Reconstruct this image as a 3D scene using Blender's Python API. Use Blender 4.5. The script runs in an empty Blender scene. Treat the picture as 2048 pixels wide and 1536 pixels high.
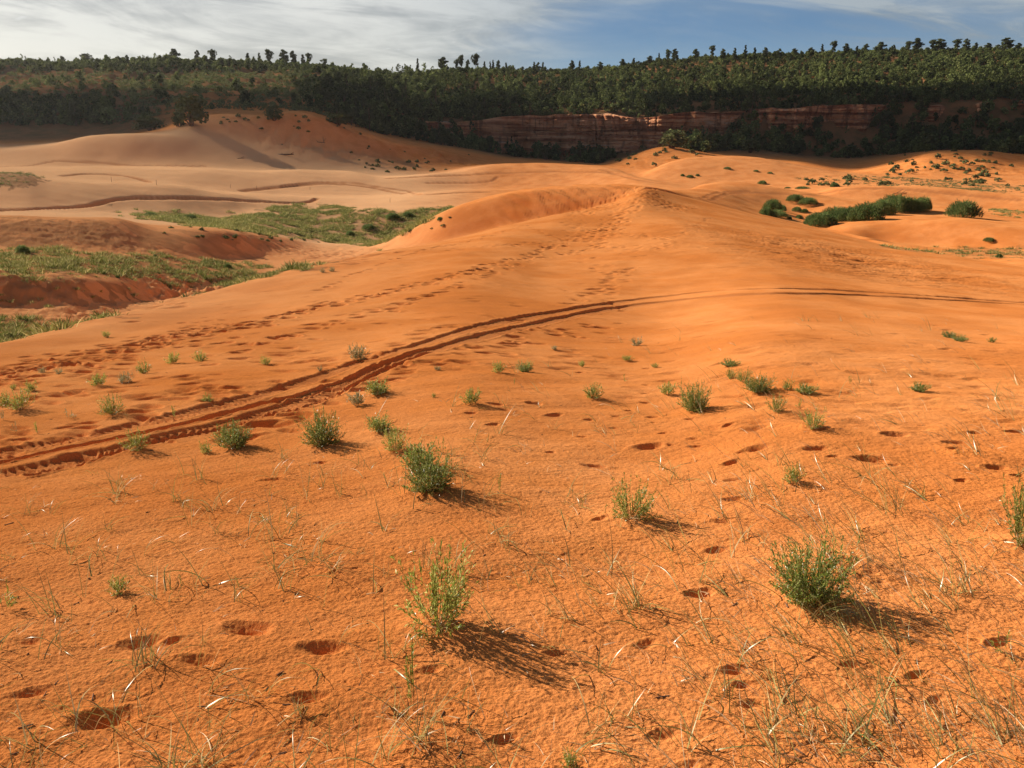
import bpy, math, random
import numpy as np

# ------------------------------------------------------------------ camera, sky, sun, exposure
scene = bpy.context.scene
PITCH = math.radians(16.6)          # downward
EYE = 1.65
FPX = 1640.0                        # focal length in pixels of a 2048-wide frame
cam_data = bpy.data.cameras.new("camera")
cam_data.sensor_width = 36.0
cam_data.lens = 36.0 * FPX / 2048.0
cam_data.clip_start = 0.05
cam_data.clip_end = 12000
cam = bpy.data.objects.new("camera", cam_data)
scene.collection.objects.link(cam)
cam.location = (0, 0, EYE)
cam.rotation_euler = (math.pi / 2 - PITCH, 0, 0)
scene.camera = cam

SUN_AZ = math.radians(-61)          # from +Y, negative = to the left
SUN_EL = math.radians(29)
world = bpy.data.worlds.new("World")
scene.world = world
world.use_nodes = True
nt = world.node_tree
nt.nodes.clear()


def N(tree, typ, **kw):
    n = tree.nodes.new(typ)
    for k, v in kw.items():
        if k.startswith('i_'):
            n.inputs[k[2:].replace('_', ' ')].default_value = v
        else:
            setattr(n, k, v)
    return n


def L(tree, a, b):
    tree.links.new(a, b)


def mth(tree, op, a, b=None, clamp=False):
    n = tree.nodes.new('ShaderNodeMath')
    n.operation = op
    n.use_clamp = clamp
    for i, v in enumerate((a, b)):
        if v is None:
            continue
        if isinstance(v, (int, float)):
            n.inputs[i].default_value = v
        else:
            tree.links.new(v, n.inputs[i])
    return n.outputs[0]


def maprange(tree, v, a, b, c=0.0, d=1.0, smooth=True):
    n = tree.nodes.new('ShaderNodeMapRange')
    n.interpolation_type = 'SMOOTHSTEP' if smooth else 'LINEAR'
    tree.links.new(v, n.inputs[0])
    for i, x in enumerate((a, b, c, d)):
        n.inputs[1 + i].default_value = x
    return n.outputs[0]


def mixc(tree, fac, a, b, blend='MIX'):
    n = tree.nodes.new('ShaderNodeMix')
    n.data_type = 'RGBA'
    n.blend_type = blend
    if isinstance(fac, (int, float)):
        n.inputs[0].default_value = fac
    else:
        tree.links.new(fac, n.inputs[0])
    for i, v in ((6, a), (7, b)):
        if isinstance(v, tuple):
            n.inputs[i].default_value = (*v, 1)
        else:
            tree.links.new(v, n.inputs[i])
    return n.outputs[2]


def comb(tree, x, y, z):
    n = tree.nodes.new('ShaderNodeCombineXYZ')
    for i, v in enumerate((x, y, z)):
        if isinstance(v, (int, float)):
            n.inputs[i].default_value = v
        else:
            tree.links.new(v, n.inputs[i])
    return n.outputs[0]


def noise(tree, vec, scale, detail=4, rough=0.55, dist=0.0):
    n = tree.nodes.new('ShaderNodeTexNoise')
    if vec is not None:
        tree.links.new(vec, n.inputs['Vector'])
    n.inputs['Scale'].default_value = scale
    n.inputs['Detail'].default_value = detail
    n.inputs['Roughness'].default_value = rough
    n.inputs['Distortion'].default_value = dist
    return n.outputs[0]


sky = N(nt, 'ShaderNodeTexSky', sky_type='NISHITA', sun_disc=False)
sky.sun_elevation = SUN_EL
sky.sun_rotation = SUN_AZ
sky.air_density = 1.0
sky.dust_density = 1.2
tc = N(nt, 'ShaderNodeTexCoord')
sep = N(nt, 'ShaderNodeSeparateXYZ')
L(nt, tc.outputs['Generated'], sep.inputs[0])
dx, dy, dz = sep.outputs
hor = mth(nt, 'SQRT', mth(nt, 'ADD', mth(nt, 'MULTIPLY', dx, dx), mth(nt, 'MULTIPLY', dy, dy)))
az = mth(nt, 'ARCTAN2', dx, dy)                     # 0 ahead, positive right
el = mth(nt, 'ARCTAN2', dz, hor)
# cloud deck seen on a plane: streaks shrink towards the horizon
inv = mth(nt, 'DIVIDE', 1.0, mth(nt, 'MAXIMUM', mth(nt, 'ADD', dz, 0.12), 0.05))
cpx = mth(nt, 'MULTIPLY', dx, inv)
cpy = mth(nt, 'MULTIPLY', dy, inv)
cvec = comb(nt, mth(nt, 'MULTIPLY', cpx, 1.0), mth(nt, 'MULTIPLY', cpy, 1.0), 3.1)
big = noise(nt, comb(nt, mth(nt, 'MULTIPLY', az, 2.2), mth(nt, 'MULTIPLY', el, 9.0), 1.7), 1.6, 5, 0.6, 0.4)
wisp = noise(nt, comb(nt, mth(nt, 'MULTIPLY', az, 5.0), mth(nt, 'MULTIPLY', mth(nt, 'ADD', el, mth(nt, 'MULTIPLY', az, 0.10)), 30.0), 4.2), 1.0, 7, 0.62, 1.0)
fine = noise(nt, comb(nt, mth(nt, 'MULTIPLY', az, 26.0), mth(nt, 'MULTIPLY', mth(nt, 'ADD', el, mth(nt, 'MULTIPLY', az, -0.12)), 110.0), 9.2), 1.0, 6, 0.65, 0.8)
# coverage: thick veil towards the sun on the left, thin on the right, with a clear blue gap low right of centre
veil = maprange(nt, az, -0.10, 0.12, 1.0, 0.0)
gapa = mth(nt, 'MULTIPLY', mth(nt, 'SUBTRACT', az, 0.17), 5.5)
gape = mth(nt, 'MULTIPLY', mth(nt, 'SUBTRACT', el, 0.093), 19.0)
gd = mth(nt, 'ADD', mth(nt, 'MULTIPLY', gapa, gapa), mth(nt, 'MULTIPLY', gape, gape))
gap = maprange(nt, gd, 0.0, 1.7, 1.0, 0.0)
thin = maprange(nt, wisp, 0.36, 0.70, 0.0, 1.0)
cov = mth(nt, 'ADD', mth(nt, 'MULTIPLY', thin, 0.78), mth(nt, 'MULTIPLY', maprange(nt, el, 0.10, 0.17), 0.55))
cov = mth(nt, 'ADD', cov, mth(nt, 'MULTIPLY', maprange(nt, az, 0.30, 0.55), 0.42))
cov = mth(nt, 'MULTIPLY', cov, mth(nt, 'SUBTRACT', 1.0, mth(nt, 'MULTIPLY', gap, 0.80)))
cov = mth(nt, 'ADD', cov, veil, clamp=True)
high_ = mth(nt, 'MAXIMUM', maprange(nt, el, 0.16, 0.42), maprange(nt, mth(nt, 'ABSOLUTE', az), 0.9, 1.7))
cov = mth(nt, 'MULTIPLY', cov, mth(nt, 'SUBTRACT', 1.0, mth(nt, 'MULTIPLY', high_, 0.85)))
greyl = maprange(nt, mth(nt, 'ADD', mth(nt, 'MULTIPLY', big, 0.6), mth(nt, 'MULTIPLY', wisp, 0.4)), 0.42, 0.57, 0.0, 1.0)
bright = mixc(nt, greyl, (0.52, 0.52, 0.51), (0.96, 0.94, 0.88))
dull = mixc(nt, greyl, (0.33, 0.38, 0.43), (0.50, 0.56, 0.61))
cloudc = mixc(nt, maprange(nt, az, -0.22, 0.16), bright, dull)
glow = maprange(nt, az, -1.1, -0.45, 1.22, 1.0)
cloudc = mixc(nt, 1.0, cloudc, comb(nt, glow, glow, glow), 'MULTIPLY')
puffm = maprange(nt, fine, 0.60, 0.70)
pm1 = mth(nt, 'MULTIPLY', maprange(nt, az, -0.30, -0.12), maprange(nt, az, -0.02, 0.06, 1.0, 0.0))
pm2 = mth(nt, 'MULTIPLY', maprange(nt, az, -0.60, -0.56), maprange(nt, az, -0.50, -0.46, 1.0, 0.0))
pm = mth(nt, 'MULTIPLY', mth(nt, 'ADD', pm1, pm2, clamp=True), puffm)
blue = mixc(nt, maprange(nt, el, 0.06, 0.13), (0.24, 0.43, 0.64), (0.085, 0.25, 0.52))
skyb = mixc(nt, high_, blue, (0.05, 0.095, 0.19))
col = mixc(nt, cov, skyb, cloudc)
col = mixc(nt, mth(nt, 'MULTIPLY', pm, 0.7), col, (0.86, 0.86, 0.85))
bg_sky = N(nt, 'ShaderNodeBackground')
L(nt, sky.outputs[0], bg_sky.inputs[0])
bg_sky.inputs[1].default_value = 0.05
bg_cl = N(nt, 'ShaderNodeBackground')
L(nt, col, bg_cl.inputs[0])
bg_cl.inputs[1].default_value = 0.36
addb = N(nt, 'ShaderNodeMixShader')
addb.inputs[0].default_value = 0.80
L(nt, bg_sky.outputs[0], addb.inputs[1])
L(nt, bg_cl.outputs[0], addb.inputs[2])
wout = N(nt, 'ShaderNodeOutputWorld')
L(nt, addb.outputs[0], wout.inputs[0])

sun_data = bpy.data.lights.new("sun", 'SUN')
sun_data.energy = 5.0
sun_data.angle = math.radians(0.6)
sun_data.color = (1.0, 0.90, 0.76)
sun = bpy.data.objects.new("sun", sun_data)
scene.collection.objects.link(sun)
from mathutils import Vector
SUN_DIR = Vector((math.sin(SUN_AZ) * math.cos(SUN_EL), math.cos(SUN_AZ) * math.cos(SUN_EL), math.sin(SUN_EL)))
sun.rotation_euler = SUN_DIR.to_track_quat('Z', 'Y').to_euler()

scene.view_settings.view_transform = 'Standard'
scene.view_settings.look = 'None'
scene.view_settings.exposure = 1.16
scene.view_settings.gamma = 1.0
scene.cycles.max_bounces = 6
scene.cycles.diffuse_bounces = 2
scene.cycles.transparent_max_bounces = 8
scene.cycles.volume_bounces = 0

# ------------------------------------------------------------------ small numeric helpers
rng = np.random.default_rng(7)
CP, SP = math.cos(PITCH), math.sin(PITCH)


def ray(px, py):
    """direction with unit forward (Y) component through a point of the picture; world x, z slopes"""
    xc = (np.asarray(px, float) - 1024) / FPX
    yc = -(np.asarray(py, float) - 768) / FPX
    dY = yc * SP + CP
    return xc / dY, (yc * CP - SP) / dY


def pchip(x, y, xq):
    """monotone cubic interpolation, clamped outside"""
    x = np.asarray(x, float); y = np.asarray(y, float)
    h = np.diff(x); d = np.diff(y) / h
    m = np.zeros_like(y)
    if len(x) > 2:
        w1 = 2 * h[1:] + h[:-1]; w2 = h[1:] + 2 * h[:-1]
        ok = d[:-1] * d[1:] > 0
        with np.errstate(all='ignore'):
            mm = (w1 + w2) / (w1 / d[:-1] + w2 / d[1:])
        m[1:-1] = np.where(ok, mm, 0)
    m[0], m[-1] = d[0] * 0.5, d[-1] * 0.5
    xq = np.clip(xq, x[0], x[-1])
    i = np.clip(np.searchsorted(x, xq) - 1, 0, len(x) - 2)
    t = (xq - x[i]) / h[i]
    t2, t3 = t * t, t * t * t
    return (2*t3-3*t2+1)*y[i] + (t3-2*t2+t)*h[i]*m[i] + (-2*t3+3*t2)*y[i+1] + (t3-t2)*h[i]*m[i+1]


def _hash(ix, iy, seed):
    n = (ix.astype(np.int64) * 374761393 + iy.astype(np.int64) * 668265263 + seed * 1442695041) & 0xFFFFFFFF
    n = ((n ^ (n >> 13)) * 1274126177) & 0xFFFFFFFF
    return ((n ^ (n >> 16)) & 0xFFFF).astype(np.float32) * np.float32(1 / 65535.0)


def gnoise(x, y, seed=0):
    """gradient noise about -1..1"""
    x0 = np.floor(x); y0 = np.floor(y)
    fx = (x - x0).astype(np.float32); fy = (y - y0).astype(np.float32)
    x0 = x0.astype(np.int64); y0 = y0.astype(np.int64)
    u = fx*fx*fx*(fx*(fx*6-15)+10); v = fy*fy*fy*(fy*(fy*6-15)+10)
    r = []
    for ox, oy in ((0, 0), (1, 0), (0, 1), (1, 1)):
        a = _hash(x0 + ox, y0 + oy, seed) * np.float32(6.2831853)
        r.append(np.cos(a) * (fx - ox) + np.sin(a) * (fy - oy))
    return ((r[0]*(1-u)+r[1]*u)*(1-v) + (r[2]*(1-u)+r[3]*u)*v) * np.float32(1.5)


def fbm(x, y, octaves=4, seed=0, gain=0.5):
    s = 0; a = 1.0; f = 1.0
    for o in range(octaves):
        s = s + a * gnoise(x * f + 13.7 * o, y * f - 7.1 * o, seed + o)
        a *= gain; f *= 2.03
    return s


def smooth(x, a, b):
    t = np.clip((x - a) / (b - a), 0, 1)
    return t * t * (3 - 2 * t)

# ------------------------------------------------------------------ terrain: dune crests, hollows and hill as curves
# every curve: (picture column, picture row, distance ahead in metres); the height follows from the sight line
CREST = [(-900,960,7),(-400,780,10),(0,685,14),(150,650,17),(300,612,20),(450,575,24),(600,535,28),(750,507,32),(900,480,37),
         (1009,453,40),(1111,428,44),(1163,421,46),(1231,404,49),(1275,382,52),(1292,374,54),(1348,388,58),(1416,404,60),
         (1519,431,58),(1621,456,54),(1772,491,48),(1929,515,44),(2048,531,42),(2450,570,36),(3200,640,30)]
cx = [c[0] for c in CREST]
def crest_py(px): return np.interp(px, cx, [c[1] for c in CREST])
NEAR = [(1.0, [(-900,1.9),(3200,1.9)]),
        (0.6, [(-900,2.7),(0,3.0),(300,3.1),(600,3.2),(900,3.3),(1290,3.5),(1600,3.3),(2048,3.15),(3200,3.0)]),
        (0.33,[(-900,3.8),(0,4.8),(300,5.2),(600,5.8),(900,6.2),(1290,7.4),(1600,6.2),(2048,5.6),(3200,5.0)]),
        (0.15,[(-900,5.0),(0,7.5),(300,9.3),(600,11.5),(900,13.5),(1290,20),(1600,15),(2048,12),(3200,10)]),
        (0.05,[(-900,6.2),(0,11),(300,15),(600,20),(900,24),(1290,38),(1600,32),(2048,26),(3200,22)])]
FAR = [
 # first ground seen behind the near crest
 [(-900,960,16),(-400,780,20),(0,685,26),(300,612,36),(600,534,52),(750,506,62),(900,479,58),(1009,452,57.6),(1163,420,57.2),(1231,403,57.0),
  (1292,373.5,57.5),(1320,379,66),(1348,385,76),(1416,403,80),(1519,430,85),(1621,455,82),(1772,490,72),(1929,514,62),(2048,530,55),(2450,569,48),(3200,640,44)],
 [(-400,650,28),(0,618,31),(150,612,33),(300,603,38),(450,570,46),(600,527,56),(750,499,66),(900,450,59.3),(1009,425,58.8),(1163,395,58.2),
  (1292,373.2,59.5),(1320,377.5,71),(1348,383,84),(1416,395,88),(1519,420,92),(1621,451,84),(1772,485,73),(1929,505,67),(2048,515,60),(2450,545,56)],
 [(-400,560,29.5),(0,552,33.0),(150,556,35.2),(300,566,40.6),(450,550,48),(600,518,59),(750,493,69),(820,462,64),(900,421,61.5),(960,401,61),(1020,387,60.6),
  (1080,379,60.3),(1150,374.5,60),(1230,372.5,59.5),(1292,372.8,61.5),(1320,376.5,76),(1348,381,92),(1416,385,95),(1519,412,97),(1621,448.5,86),(1700,466,79),(1772,486,77.2),(1929,492,73.2),(2048,497,70),(2450,520,62)],
 [(-400,505,39),(0,499,42),(150,503,44),(300,509,48),(450,520,54),(600,510,62),(750,490,74),(850,452,78),(900,430,80),(1020,400,84),(1150,392,86),
  (1292,380,84),(1320,379,90),(1348,380,96),(1416,380,99),(1519,407,100),(1621,447,87.5),(1700,456,80),(1772,468,78.6),(1929,475,74.6),(2048,482,71.4),(2450,505,66)],
 # crest of the brown slope on the left, shaded dune crest on the right
 [(-400,432,45),(0,435,47.6),(150,439,50.2),(220,437,52.4),(300,454,55.5),(420,460,58),(550,475,66),(650,489,76),(750,487,82),(850,452,86),(1020,405,92),(1292,392,96),
  (1348,383,101),(1416,384,102),(1519,405,103),(1600,432,97),(1650,446,88),(1700,444.5,83.5),(1780,440,82),(1900,443,78),(2048,455,75),(2450,480,72)],
 [(-400,431,55),(0,434,57),(150,437,60),(300,452,67),(420,458,74),(550,472,82),(650,486,88),(750,480,92),(850,449,95),(1020,404,104),(1292,390,106),
  (1348,388,103),(1416,382,104),(1519,396,105),(1621,432,99),(1700,428,96),(1780,426,95),(1900,431,92),(2048,445,88),(2450,470,84)],
 # foot of the pale dune on the left behind the green flat
 [(-400,424,78),(0,424,80),(150,424,84),(300,427,90),(430,436,94),(530,419,103),(640,412,110),(760,424,102),(880,416,108),(1020,398,118),(1180,390,118),(1270,388,112),
  (1355,387,106),(1400,372,109),(1450,367,111),(1500,370,111),(1560,380,110),(1640,397,106),(1700,405,104),(1780,413,101),(1900,424,97),(2048,437,94),(2450,455,90)],
 [(-400,345,96),(0,349,95),(50,350,95),(85,359,95.5),(200,364,99),(350,371,103),(430,384,106),(560,393,114),(700,397,122),(850,388,128),(1000,381,136),(1130,381,136),(1240,382,127),
  (1355,387,108),(1400,370.5,112),(1450,365,113),(1480,366.5,113),(1560,378,112),(1640,393,110),(1700,402,108),(1780,409,106),(1900,418,102),(2048,428,98),(2450,440,94)],
 [(-400,345,122),(0,348,124),(85,356,125),(200,361,129),(350,369,132),(430,381,134),(560,391,139),(700,392,144),(850,385,153),(1000,378,163),(1110,377,160),(1230,378,143),
  (1355,386,120),(1450,372,124),(1560,380,122),(1640,392,118),(1750,400,114),(1850,405,112),(1950,415,109),(2048,423,105),(2450,430,100)],
 [(-400,338,135),(0,335,140),(150,335,145),(300,335,150),(420,337,153),(520,343,157),(600,340,163),(700,343,168),(763,355,166),(850,350,172),(923,341,182),(957,332,185),
  (992,328,187),(1060,327.5,188),(1128,329,188),(1197,333,184),(1231,339,178),(1282,357,158),(1330,369,145),(1400,378,135),(1480,380,130),(1560,383,128),(1640,383,125),(1680,375.5,121),
  (1750,373,120),(1850,374.5,118),(1950,384,115.5),(2048,392,112),(2450,400,108)],
 [(-400,338,160),(0,335,165),(300,335,172),(520,342,178),(600,340,184),(700,342,190),(763,352,186),(850,349,192),(957,332,208),(1060,328,214),(1197,333,206),(1282,357,172),
  (1400,369,160),(1500,372,158),(1600,374,155),(1680,374,150),(1850,374,146),(2048,390,140),(2450,395,135)],
 [(-400,334,164),(0,333,168),(300,333,175),(520,340,181),(700,341,193),(850,347,196),(957,331,214),(1060,327,222),(1197,332,212),(1282,352,180),(1310,337,182),(1350,322,186),
  (1400,313.5,189),(1450,312,190),(1520,317,189),(1600,330,186),(1700,347,178),(1850,364,168),(2048,380,160),(2450,388,150)],
 [(-400,298,180),(0,300,182),(100,291,184),(170,273,186),(250,267,188),(330,270,191),(420,274,198),(500,285,202),(700,306,210),(850,328,216),(957,330,232),(1060,327,240),(1197,331,236),
  (1240,332,225),(1310,338,215),(1400,320,222),(1500,322,222),(1600,333,214),(1700,346,208),(1850,356,202),(2048,368,196),(2450,375,190)],
 [(-400,290,205),(0,290,208),(100,286,208),(250,270,210),(330,262,209),(400,232,212),(450,229,215),(530,232,217),(580,223,221),(650,240,221),(700,262,221),(800,289,227),(900,303,245),(1000,320,262),(1100,324,275),(1200,330,280),
  (1240,322,262),(1290,302,262),(1330,292,265),(1400,302,265),(1500,316,262),(1600,324,260),(1700,343,245),(1800,325,244),(1870,304,246),(1950,301,248),(2048,311,248),(2450,320,240)],
 [(-400,275,245),(0,270,250),(250,262,250),(400,233,240),(520,230,246),(600,222,256),(700,250,270),(800,276,285),(900,292,300),(1050,312,322),(1140,318,328),(1240,316,325),(1300,298,325),(1400,296,325),
  (1500,300,322),(1700,312,318),(1880,300,312),(2048,304,312),(2450,305,305)],
 # cliff foot / cliff head
 [(-400,235,270),(0,230,275),(250,228,275),(400,210,275),(600,212,285),(700,232,295),(800,258,300),(900,270,318),(1050,293,338),(1140,298,342),(1300,292,340),(1400,284,340),(1500,268,336),(1700,252,333),(2048,250,331),(2450,250,328)],
 [(-400,215,282),(0,210,288),(250,206,290),(400,196,292),(600,196,300),(700,214,306),(800,234,312),(900,247,324),(1050,234,344),(1140,232,348),(1300,236,347),(1400,230,347),(1500,222,345),(1700,214,343),(2048,208,341),(2450,206,338)],
 [(-400,180,340),(0,172,350),(400,170,350),(700,186,365),(900,205,385),(1150,198,405),(1400,192,400),(1700,172,400),(2048,165,395),(2450,160,390)],
 [(-400,138,455),(0,137,470),(350,136,475),(600,137,480),(700,147,480),(800,157,485),(860,150,480),(1000,145,490),(1150,146,500),(1250,138,505),(1350,126,500),(1500,118,500),(1650,112,500),(1850,108,500),(2048,105,500),(2450,98,500)],
]
AP = 1.2                                      # the grid fans out from 1.2 m behind the camera
NC = 1500
uc = np.concatenate([np.linspace(-2.4, -0.78, 220, endpoint=False), np.linspace(-0.78, 0.78, NC, endpoint=False), np.linspace(0.78, 2.4, 221)])
dens_y = []
yy = -0.9
rows = []
while yy < 1500:
    rows.append(yy)
    if yy < 1.7:
        st = 0.05
    else:
        c = 330 if yy < 75 else (230 if yy < 260 else (150 if yy < 560 else 12))
        st = 1.0 / (1.5 * 820 * 1.7 / (yy * yy + 3.0) + c / yy)
    yy += st
rows = np.array(rows)
NR, NCOL = len(rows), len(uc)
pxs = np.linspace(-2600, 4800, 1500)
knY, knZ = [], []


def add_curve(px, py, Y):
    sx, sz = ray(px, py)
    X = sx * Y; Z = EYE + sz * Y
    u = X / (Y + AP)
    o = np.argsort(u)
    knY.append(np.interp(uc, u[o], Y[o])); knZ.append(np.interp(uc, u[o], Z[o]))


def const(Y, Z):
    knY.append(np.full(NCOL, float(Y))); knZ.append(np.full(NCOL, float(Z)))


const(-1.0, 0.04); const(0.0, 0.0)
def sm_crest(w):
    if w < 1: return crest_py(pxs)
    k_ = np.exp(-0.5 * (np.arange(-3*w, 3*w+1) / w) ** 2); k_ /= k_.sum()
    return np.convolve(np.pad(crest_py(pxs), 3*w, mode='edge'), k_, mode='valid')
for f, t in NEAR:
    cp = sm_crest({1.0: 60, 0.6: 60, 0.33: 50, 0.15: 34, 0.05: 16}[f])
    add_curve(pxs, cp + f * (1536 - cp), pchip([a for a, b in t], [b for a, b in t], pxs))
add_curve(pxs, crest_py(pxs), pchip(cx, [c[2] for c in CREST], pxs))
i_crest = len(knY) - 1
for k, t in enumerate(FAR):
    a = np.array(t, float)
    add_curve(pxs, pchip(a[:, 0], a[:, 1], pxs), pchip(a[:, 0], a[:, 2], pxs))
knY, knZ = list(knY), list(knZ)
# hollow right behind the near crest, hidden from the camera
Yc, Zc, Yb, Zb = knY[i_crest], knZ[i_crest], knY[i_crest + 1], knZ[i_crest + 1]
Yv = Yc + 0.50 * (Yb - Yc)
Zv = np.minimum(Zc - 0.40 * (Yv - Yc), Zc) * 0 + np.minimum(Zb + 0.1, Zc - 0.30 * np.clip(Yv - Yc, 0, 9))
Zv = np.where(Yb - Yc < 4, 0.5 * (Zc + Zb) - 0.25, Zv)
knY.insert(i_crest + 1, Yv); knZ.insert(i_crest + 1, Zv)
# far side of the hill, then a plain to the horizon
const(0, 0); knY[-1] = knY[-2] * 1.25; knZ[-1] = knZ[-2] - 8
const(1000, 12); const(1500, 0); const(1800, 0)
KY, KZ = np.array(knY), np.array(knZ)
for k in range(1, len(KY)):
    KY[k] = np.maximum(KY[k], KY[k - 1] + 0.25 + 0.002 * np.abs(KY[k - 1]))
ker = np.exp(-0.5 * (np.arange(-24, 25) / 7.0) ** 2); ker /= ker.sum()
def sm(a):
    return np.convolve(np.pad(a, 24, mode='edge'), ker, mode='valid')
for k in range(2, len(KY)):
    KY[k] = sm(KY[k]); KZ[k] = sm(KZ[k])
T = np.log(KY + AP + 0.6)
# vectorised monotone interpolation down every column
H = np.diff(T, axis=0); D = np.diff(KZ, axis=0) / H
M = np.zeros_like(KZ)
with np.errstate(all='ignore'):
    w1 = 2 * H[1:] + H[:-1]; w2 = H[1:] + 2 * H[:-1]
    mm = (w1 + w2) / (w1 / D[:-1] + w2 / D[1:])
M[1:-1] = np.where(D[:-1] * D[1:] > 0, mm, 0)
for k in range(1, len(M)):
    for _ in range(6 if k <= i_crest + 1 else 2):
        M[k] = sm(M[k])
tr = np.log(rows + AP + 0.6)
Zg = np.zeros((NR, NCOL), np.float32)
for j in range(NCOL):
    i = np.clip(np.searchsorted(T[:, j], tr) - 1, 0, len(KY) - 2)
    h = H[i, j]; t = np.clip((tr - T[i, j]) / h, 0, 1); t2 = t * t; t3 = t2 * t
    Zg[:, j] = (2*t3-3*t2+1)*KZ[i, j] + (t3-2*t2+t)*h*M[i, j] + (3*t2-2*t3)*KZ[i+1, j] + (t3-t2)*h*M[i+1, j]
Yg = np.repeat(rows[:, None], NCOL, 1)
Xg = uc[None, :] * (rows[:, None] + AP)


def height(x, y, G=None):
    G = Zg if G is None else G
    x = np.asarray(x, float); y = np.asarray(y, float)
    fi = np.clip(np.interp(y, rows, np.arange(NR)), 0, NR - 1.001)
    fj = np.clip(np.interp(x / (y + AP), uc, np.arange(NCOL)), 0, NCOL - 1.001)
    i = fi.astype(int); j = fj.astype(int); a = fi - i; b = fj - j
    return (G[i, j]*(1-a)*(1-b) + G[i+1, j]*a*(1-b) + G[i, j+1]*(1-a)*b + G[i+1, j+1]*a*b)


def ground_at(px, py):
    """first ground point on the sight line; arrays of x, y, z (nan where none)"""
    px = np.atleast_1d(np.asarray(px, float)); py = np.atleast_1d(np.asarray(py, float))
    sx, sz = ray(px, py)
    outY = np.full(px.shape, np.nan)
    prev = np.full(px.shape, 1.0); alive = np.ones(px.shape, bool)
    ys = rows[(rows > 1.0) & (rows < 700)][::2]
    for y in ys:
        hh = height(sx * y, np.full(px.shape, y))
        hit = alive & (EYE + sz * y <= hh)
        if hit.any():
            lo = prev.copy(); hi = np.full(px.shape, y)
            for _ in range(10):
                m = 0.5 * (lo + hi)
                b = EYE + sz * m <= height(sx * m, m)
                hi = np.where(b, m, hi); lo = np.where(b, lo, m)
            outY[hit] = hi[hit]; alive &= ~hit
        prev[:] = y
        if not alive.any():
            break
    X = sx * outY
    return X, outY, height(X, np.nan_to_num(outY, nan=1.0))
# ------------------------------------------------------------------ relief of the sand: swells, wind marks, prints, wheel tracks
X32, Y32 = Xg.astype(np.float32), Yg.astype(np.float32)
track_shade = np.zeros((NR, NCOL), np.float32)       # relief shade of the wheel tracks, put into the sand colour
iN = int(np.searchsorted(rows, 75)); iH = int(np.searchsorted(rows, 262)); iE = int(np.searchsorted(rows, 600))
base = Zg.copy()
xs, ys_ = X32[:iN], Y32[:iN]
near = smooth(ys_, 0.5, 3)
Zg[:iN] += (0.05 * fbm(xs/3.1, ys_/3.1, 3, 11) * smooth(ys_, 2, 9) * (1 - 0.6 * smooth(ys_, 30, 60))).astype(np.float32)
# wind-shaped low ridges running left to right, rising slightly; stronger on the coarse foreground and on the right shoulder
a = math.radians(18)
xr = xs * math.cos(a) + ys_ * math.sin(a); yr = -xs * math.sin(a) + ys_ * math.cos(a)
fg = 1 - smooth(ys_, 7, 13)
Zg[:iN] += (0.013 * fbm(xr/1.3, yr/0.40, 4, 21, 0.42) * (0.35 + 0.9 * fg) * (1 - smooth(ys_, 22, 50))).astype(np.float32)
k = int(np.searchsorted(rows, 16))
Zg[:k] += (0.0018 * fbm(xr[:k]/0.09, yr[:k]/0.05, 3, 31, 0.6) * (0.4 + fg[:k])).astype(np.float32)
Zg[:k] += (0.0024 * fbm(xs[:k]/0.020, ys_[:k]/0.020, 2, 37, 0.7) * (1 - smooth(ys_[:k], 4, 8))).astype(np.float32)
# soft wind ripples on the smooth back of the dune
rp = np.sin((ys_ + 0.25 * xs + 0.35 * fbm(xs/1.4, ys_/1.4, 2, 41)) * 2*math.pi/0.22)
Zg[:iN] += (0.0035 * rp * smooth(ys_, 7, 12) * (1 - smooth(ys_, 26, 44)) * smooth(fbm(xs/4, ys_/4, 2, 43), -0.5, 0.6)).astype(np.float32)


def world_mask(poly, soft=8.0, n=None):
    """soft mask on the grid of a picture outline laid on the ground: polygon in ground x, y"""
    p = np.array(poly, float)
    x, y, z = ground_at(p[:, 0], p[:, 1])
    return np.stack([x, y], 1)


def inside(poly, x, y):
    c = np.zeros(np.shape(x), bool)
    n = len(poly)
    for i in range(n):
        x1, y1 = poly[i]; x2, y2 = poly[(i + 1) % n]
        if y1 == y2:
            continue
        c ^= ((y1 > y) != (y2 > y)) & (x < (x2 - x1) * (y - y1) / (y2 - y1) + x1)
    return c


# rough scoured patch on the right shoulder and streaked slip face of the far bowl
sx_, sy_, _ = ground_at([1640, 1760], [500, 545])
for (qx, qy, rx, ry, amp, kx, ky, seed) in ((sx_[0], sy_[0], 7, 8, 0.07, 2.2, 0.30, 51), (sx_[1], sy_[1], 8, 6, 0.05, 1.8, 0.28, 52)):
    d = ((xs - qx) / rx) ** 2 + ((ys_ - qy) / ry) ** 2
    w = np.exp(-d * 1.6)
    sel = w > 0.02
    f = np.zeros_like(xs); f[sel] = np.abs(fbm(xr[sel]/kx, yr[sel]/ky, 4, seed, 0.6))
    Zg[:iN] += (amp * w * (f - 0.3)).astype(np.float32)
bowl = (smooth(ys_, 54.5, 56.5)) * (1 - smooth(ys_, 62, 66)) * smooth(xs, -3, 2) * (1 - smooth(xs, 9.0, 10.2))
sel = bowl > 0.01
f = np.zeros_like(xs); f[sel] = fbm((xs[sel] + ys_[sel]*0.9)/0.55, (ys_[sel] - 0.3*xs[sel])/2.6, 3, 61, 0.6)
Zg[:iN] += (0.11 * bowl * f).astype(np.float32)
# middle and far sand: long swells and faint wind texture
xs, ys_ = X32[iN:iE], Y32[iN:iE]
fade = 1 - smooth(ys_, 235, 290)
Zg[iN:iE] += (fade * (0.16 * fbm(xs/16, ys_/12, 3, 71) + 0.05 * fbm(xs/3.5, ys_/1.6, 3, 73))).astype(np.float32)
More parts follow.
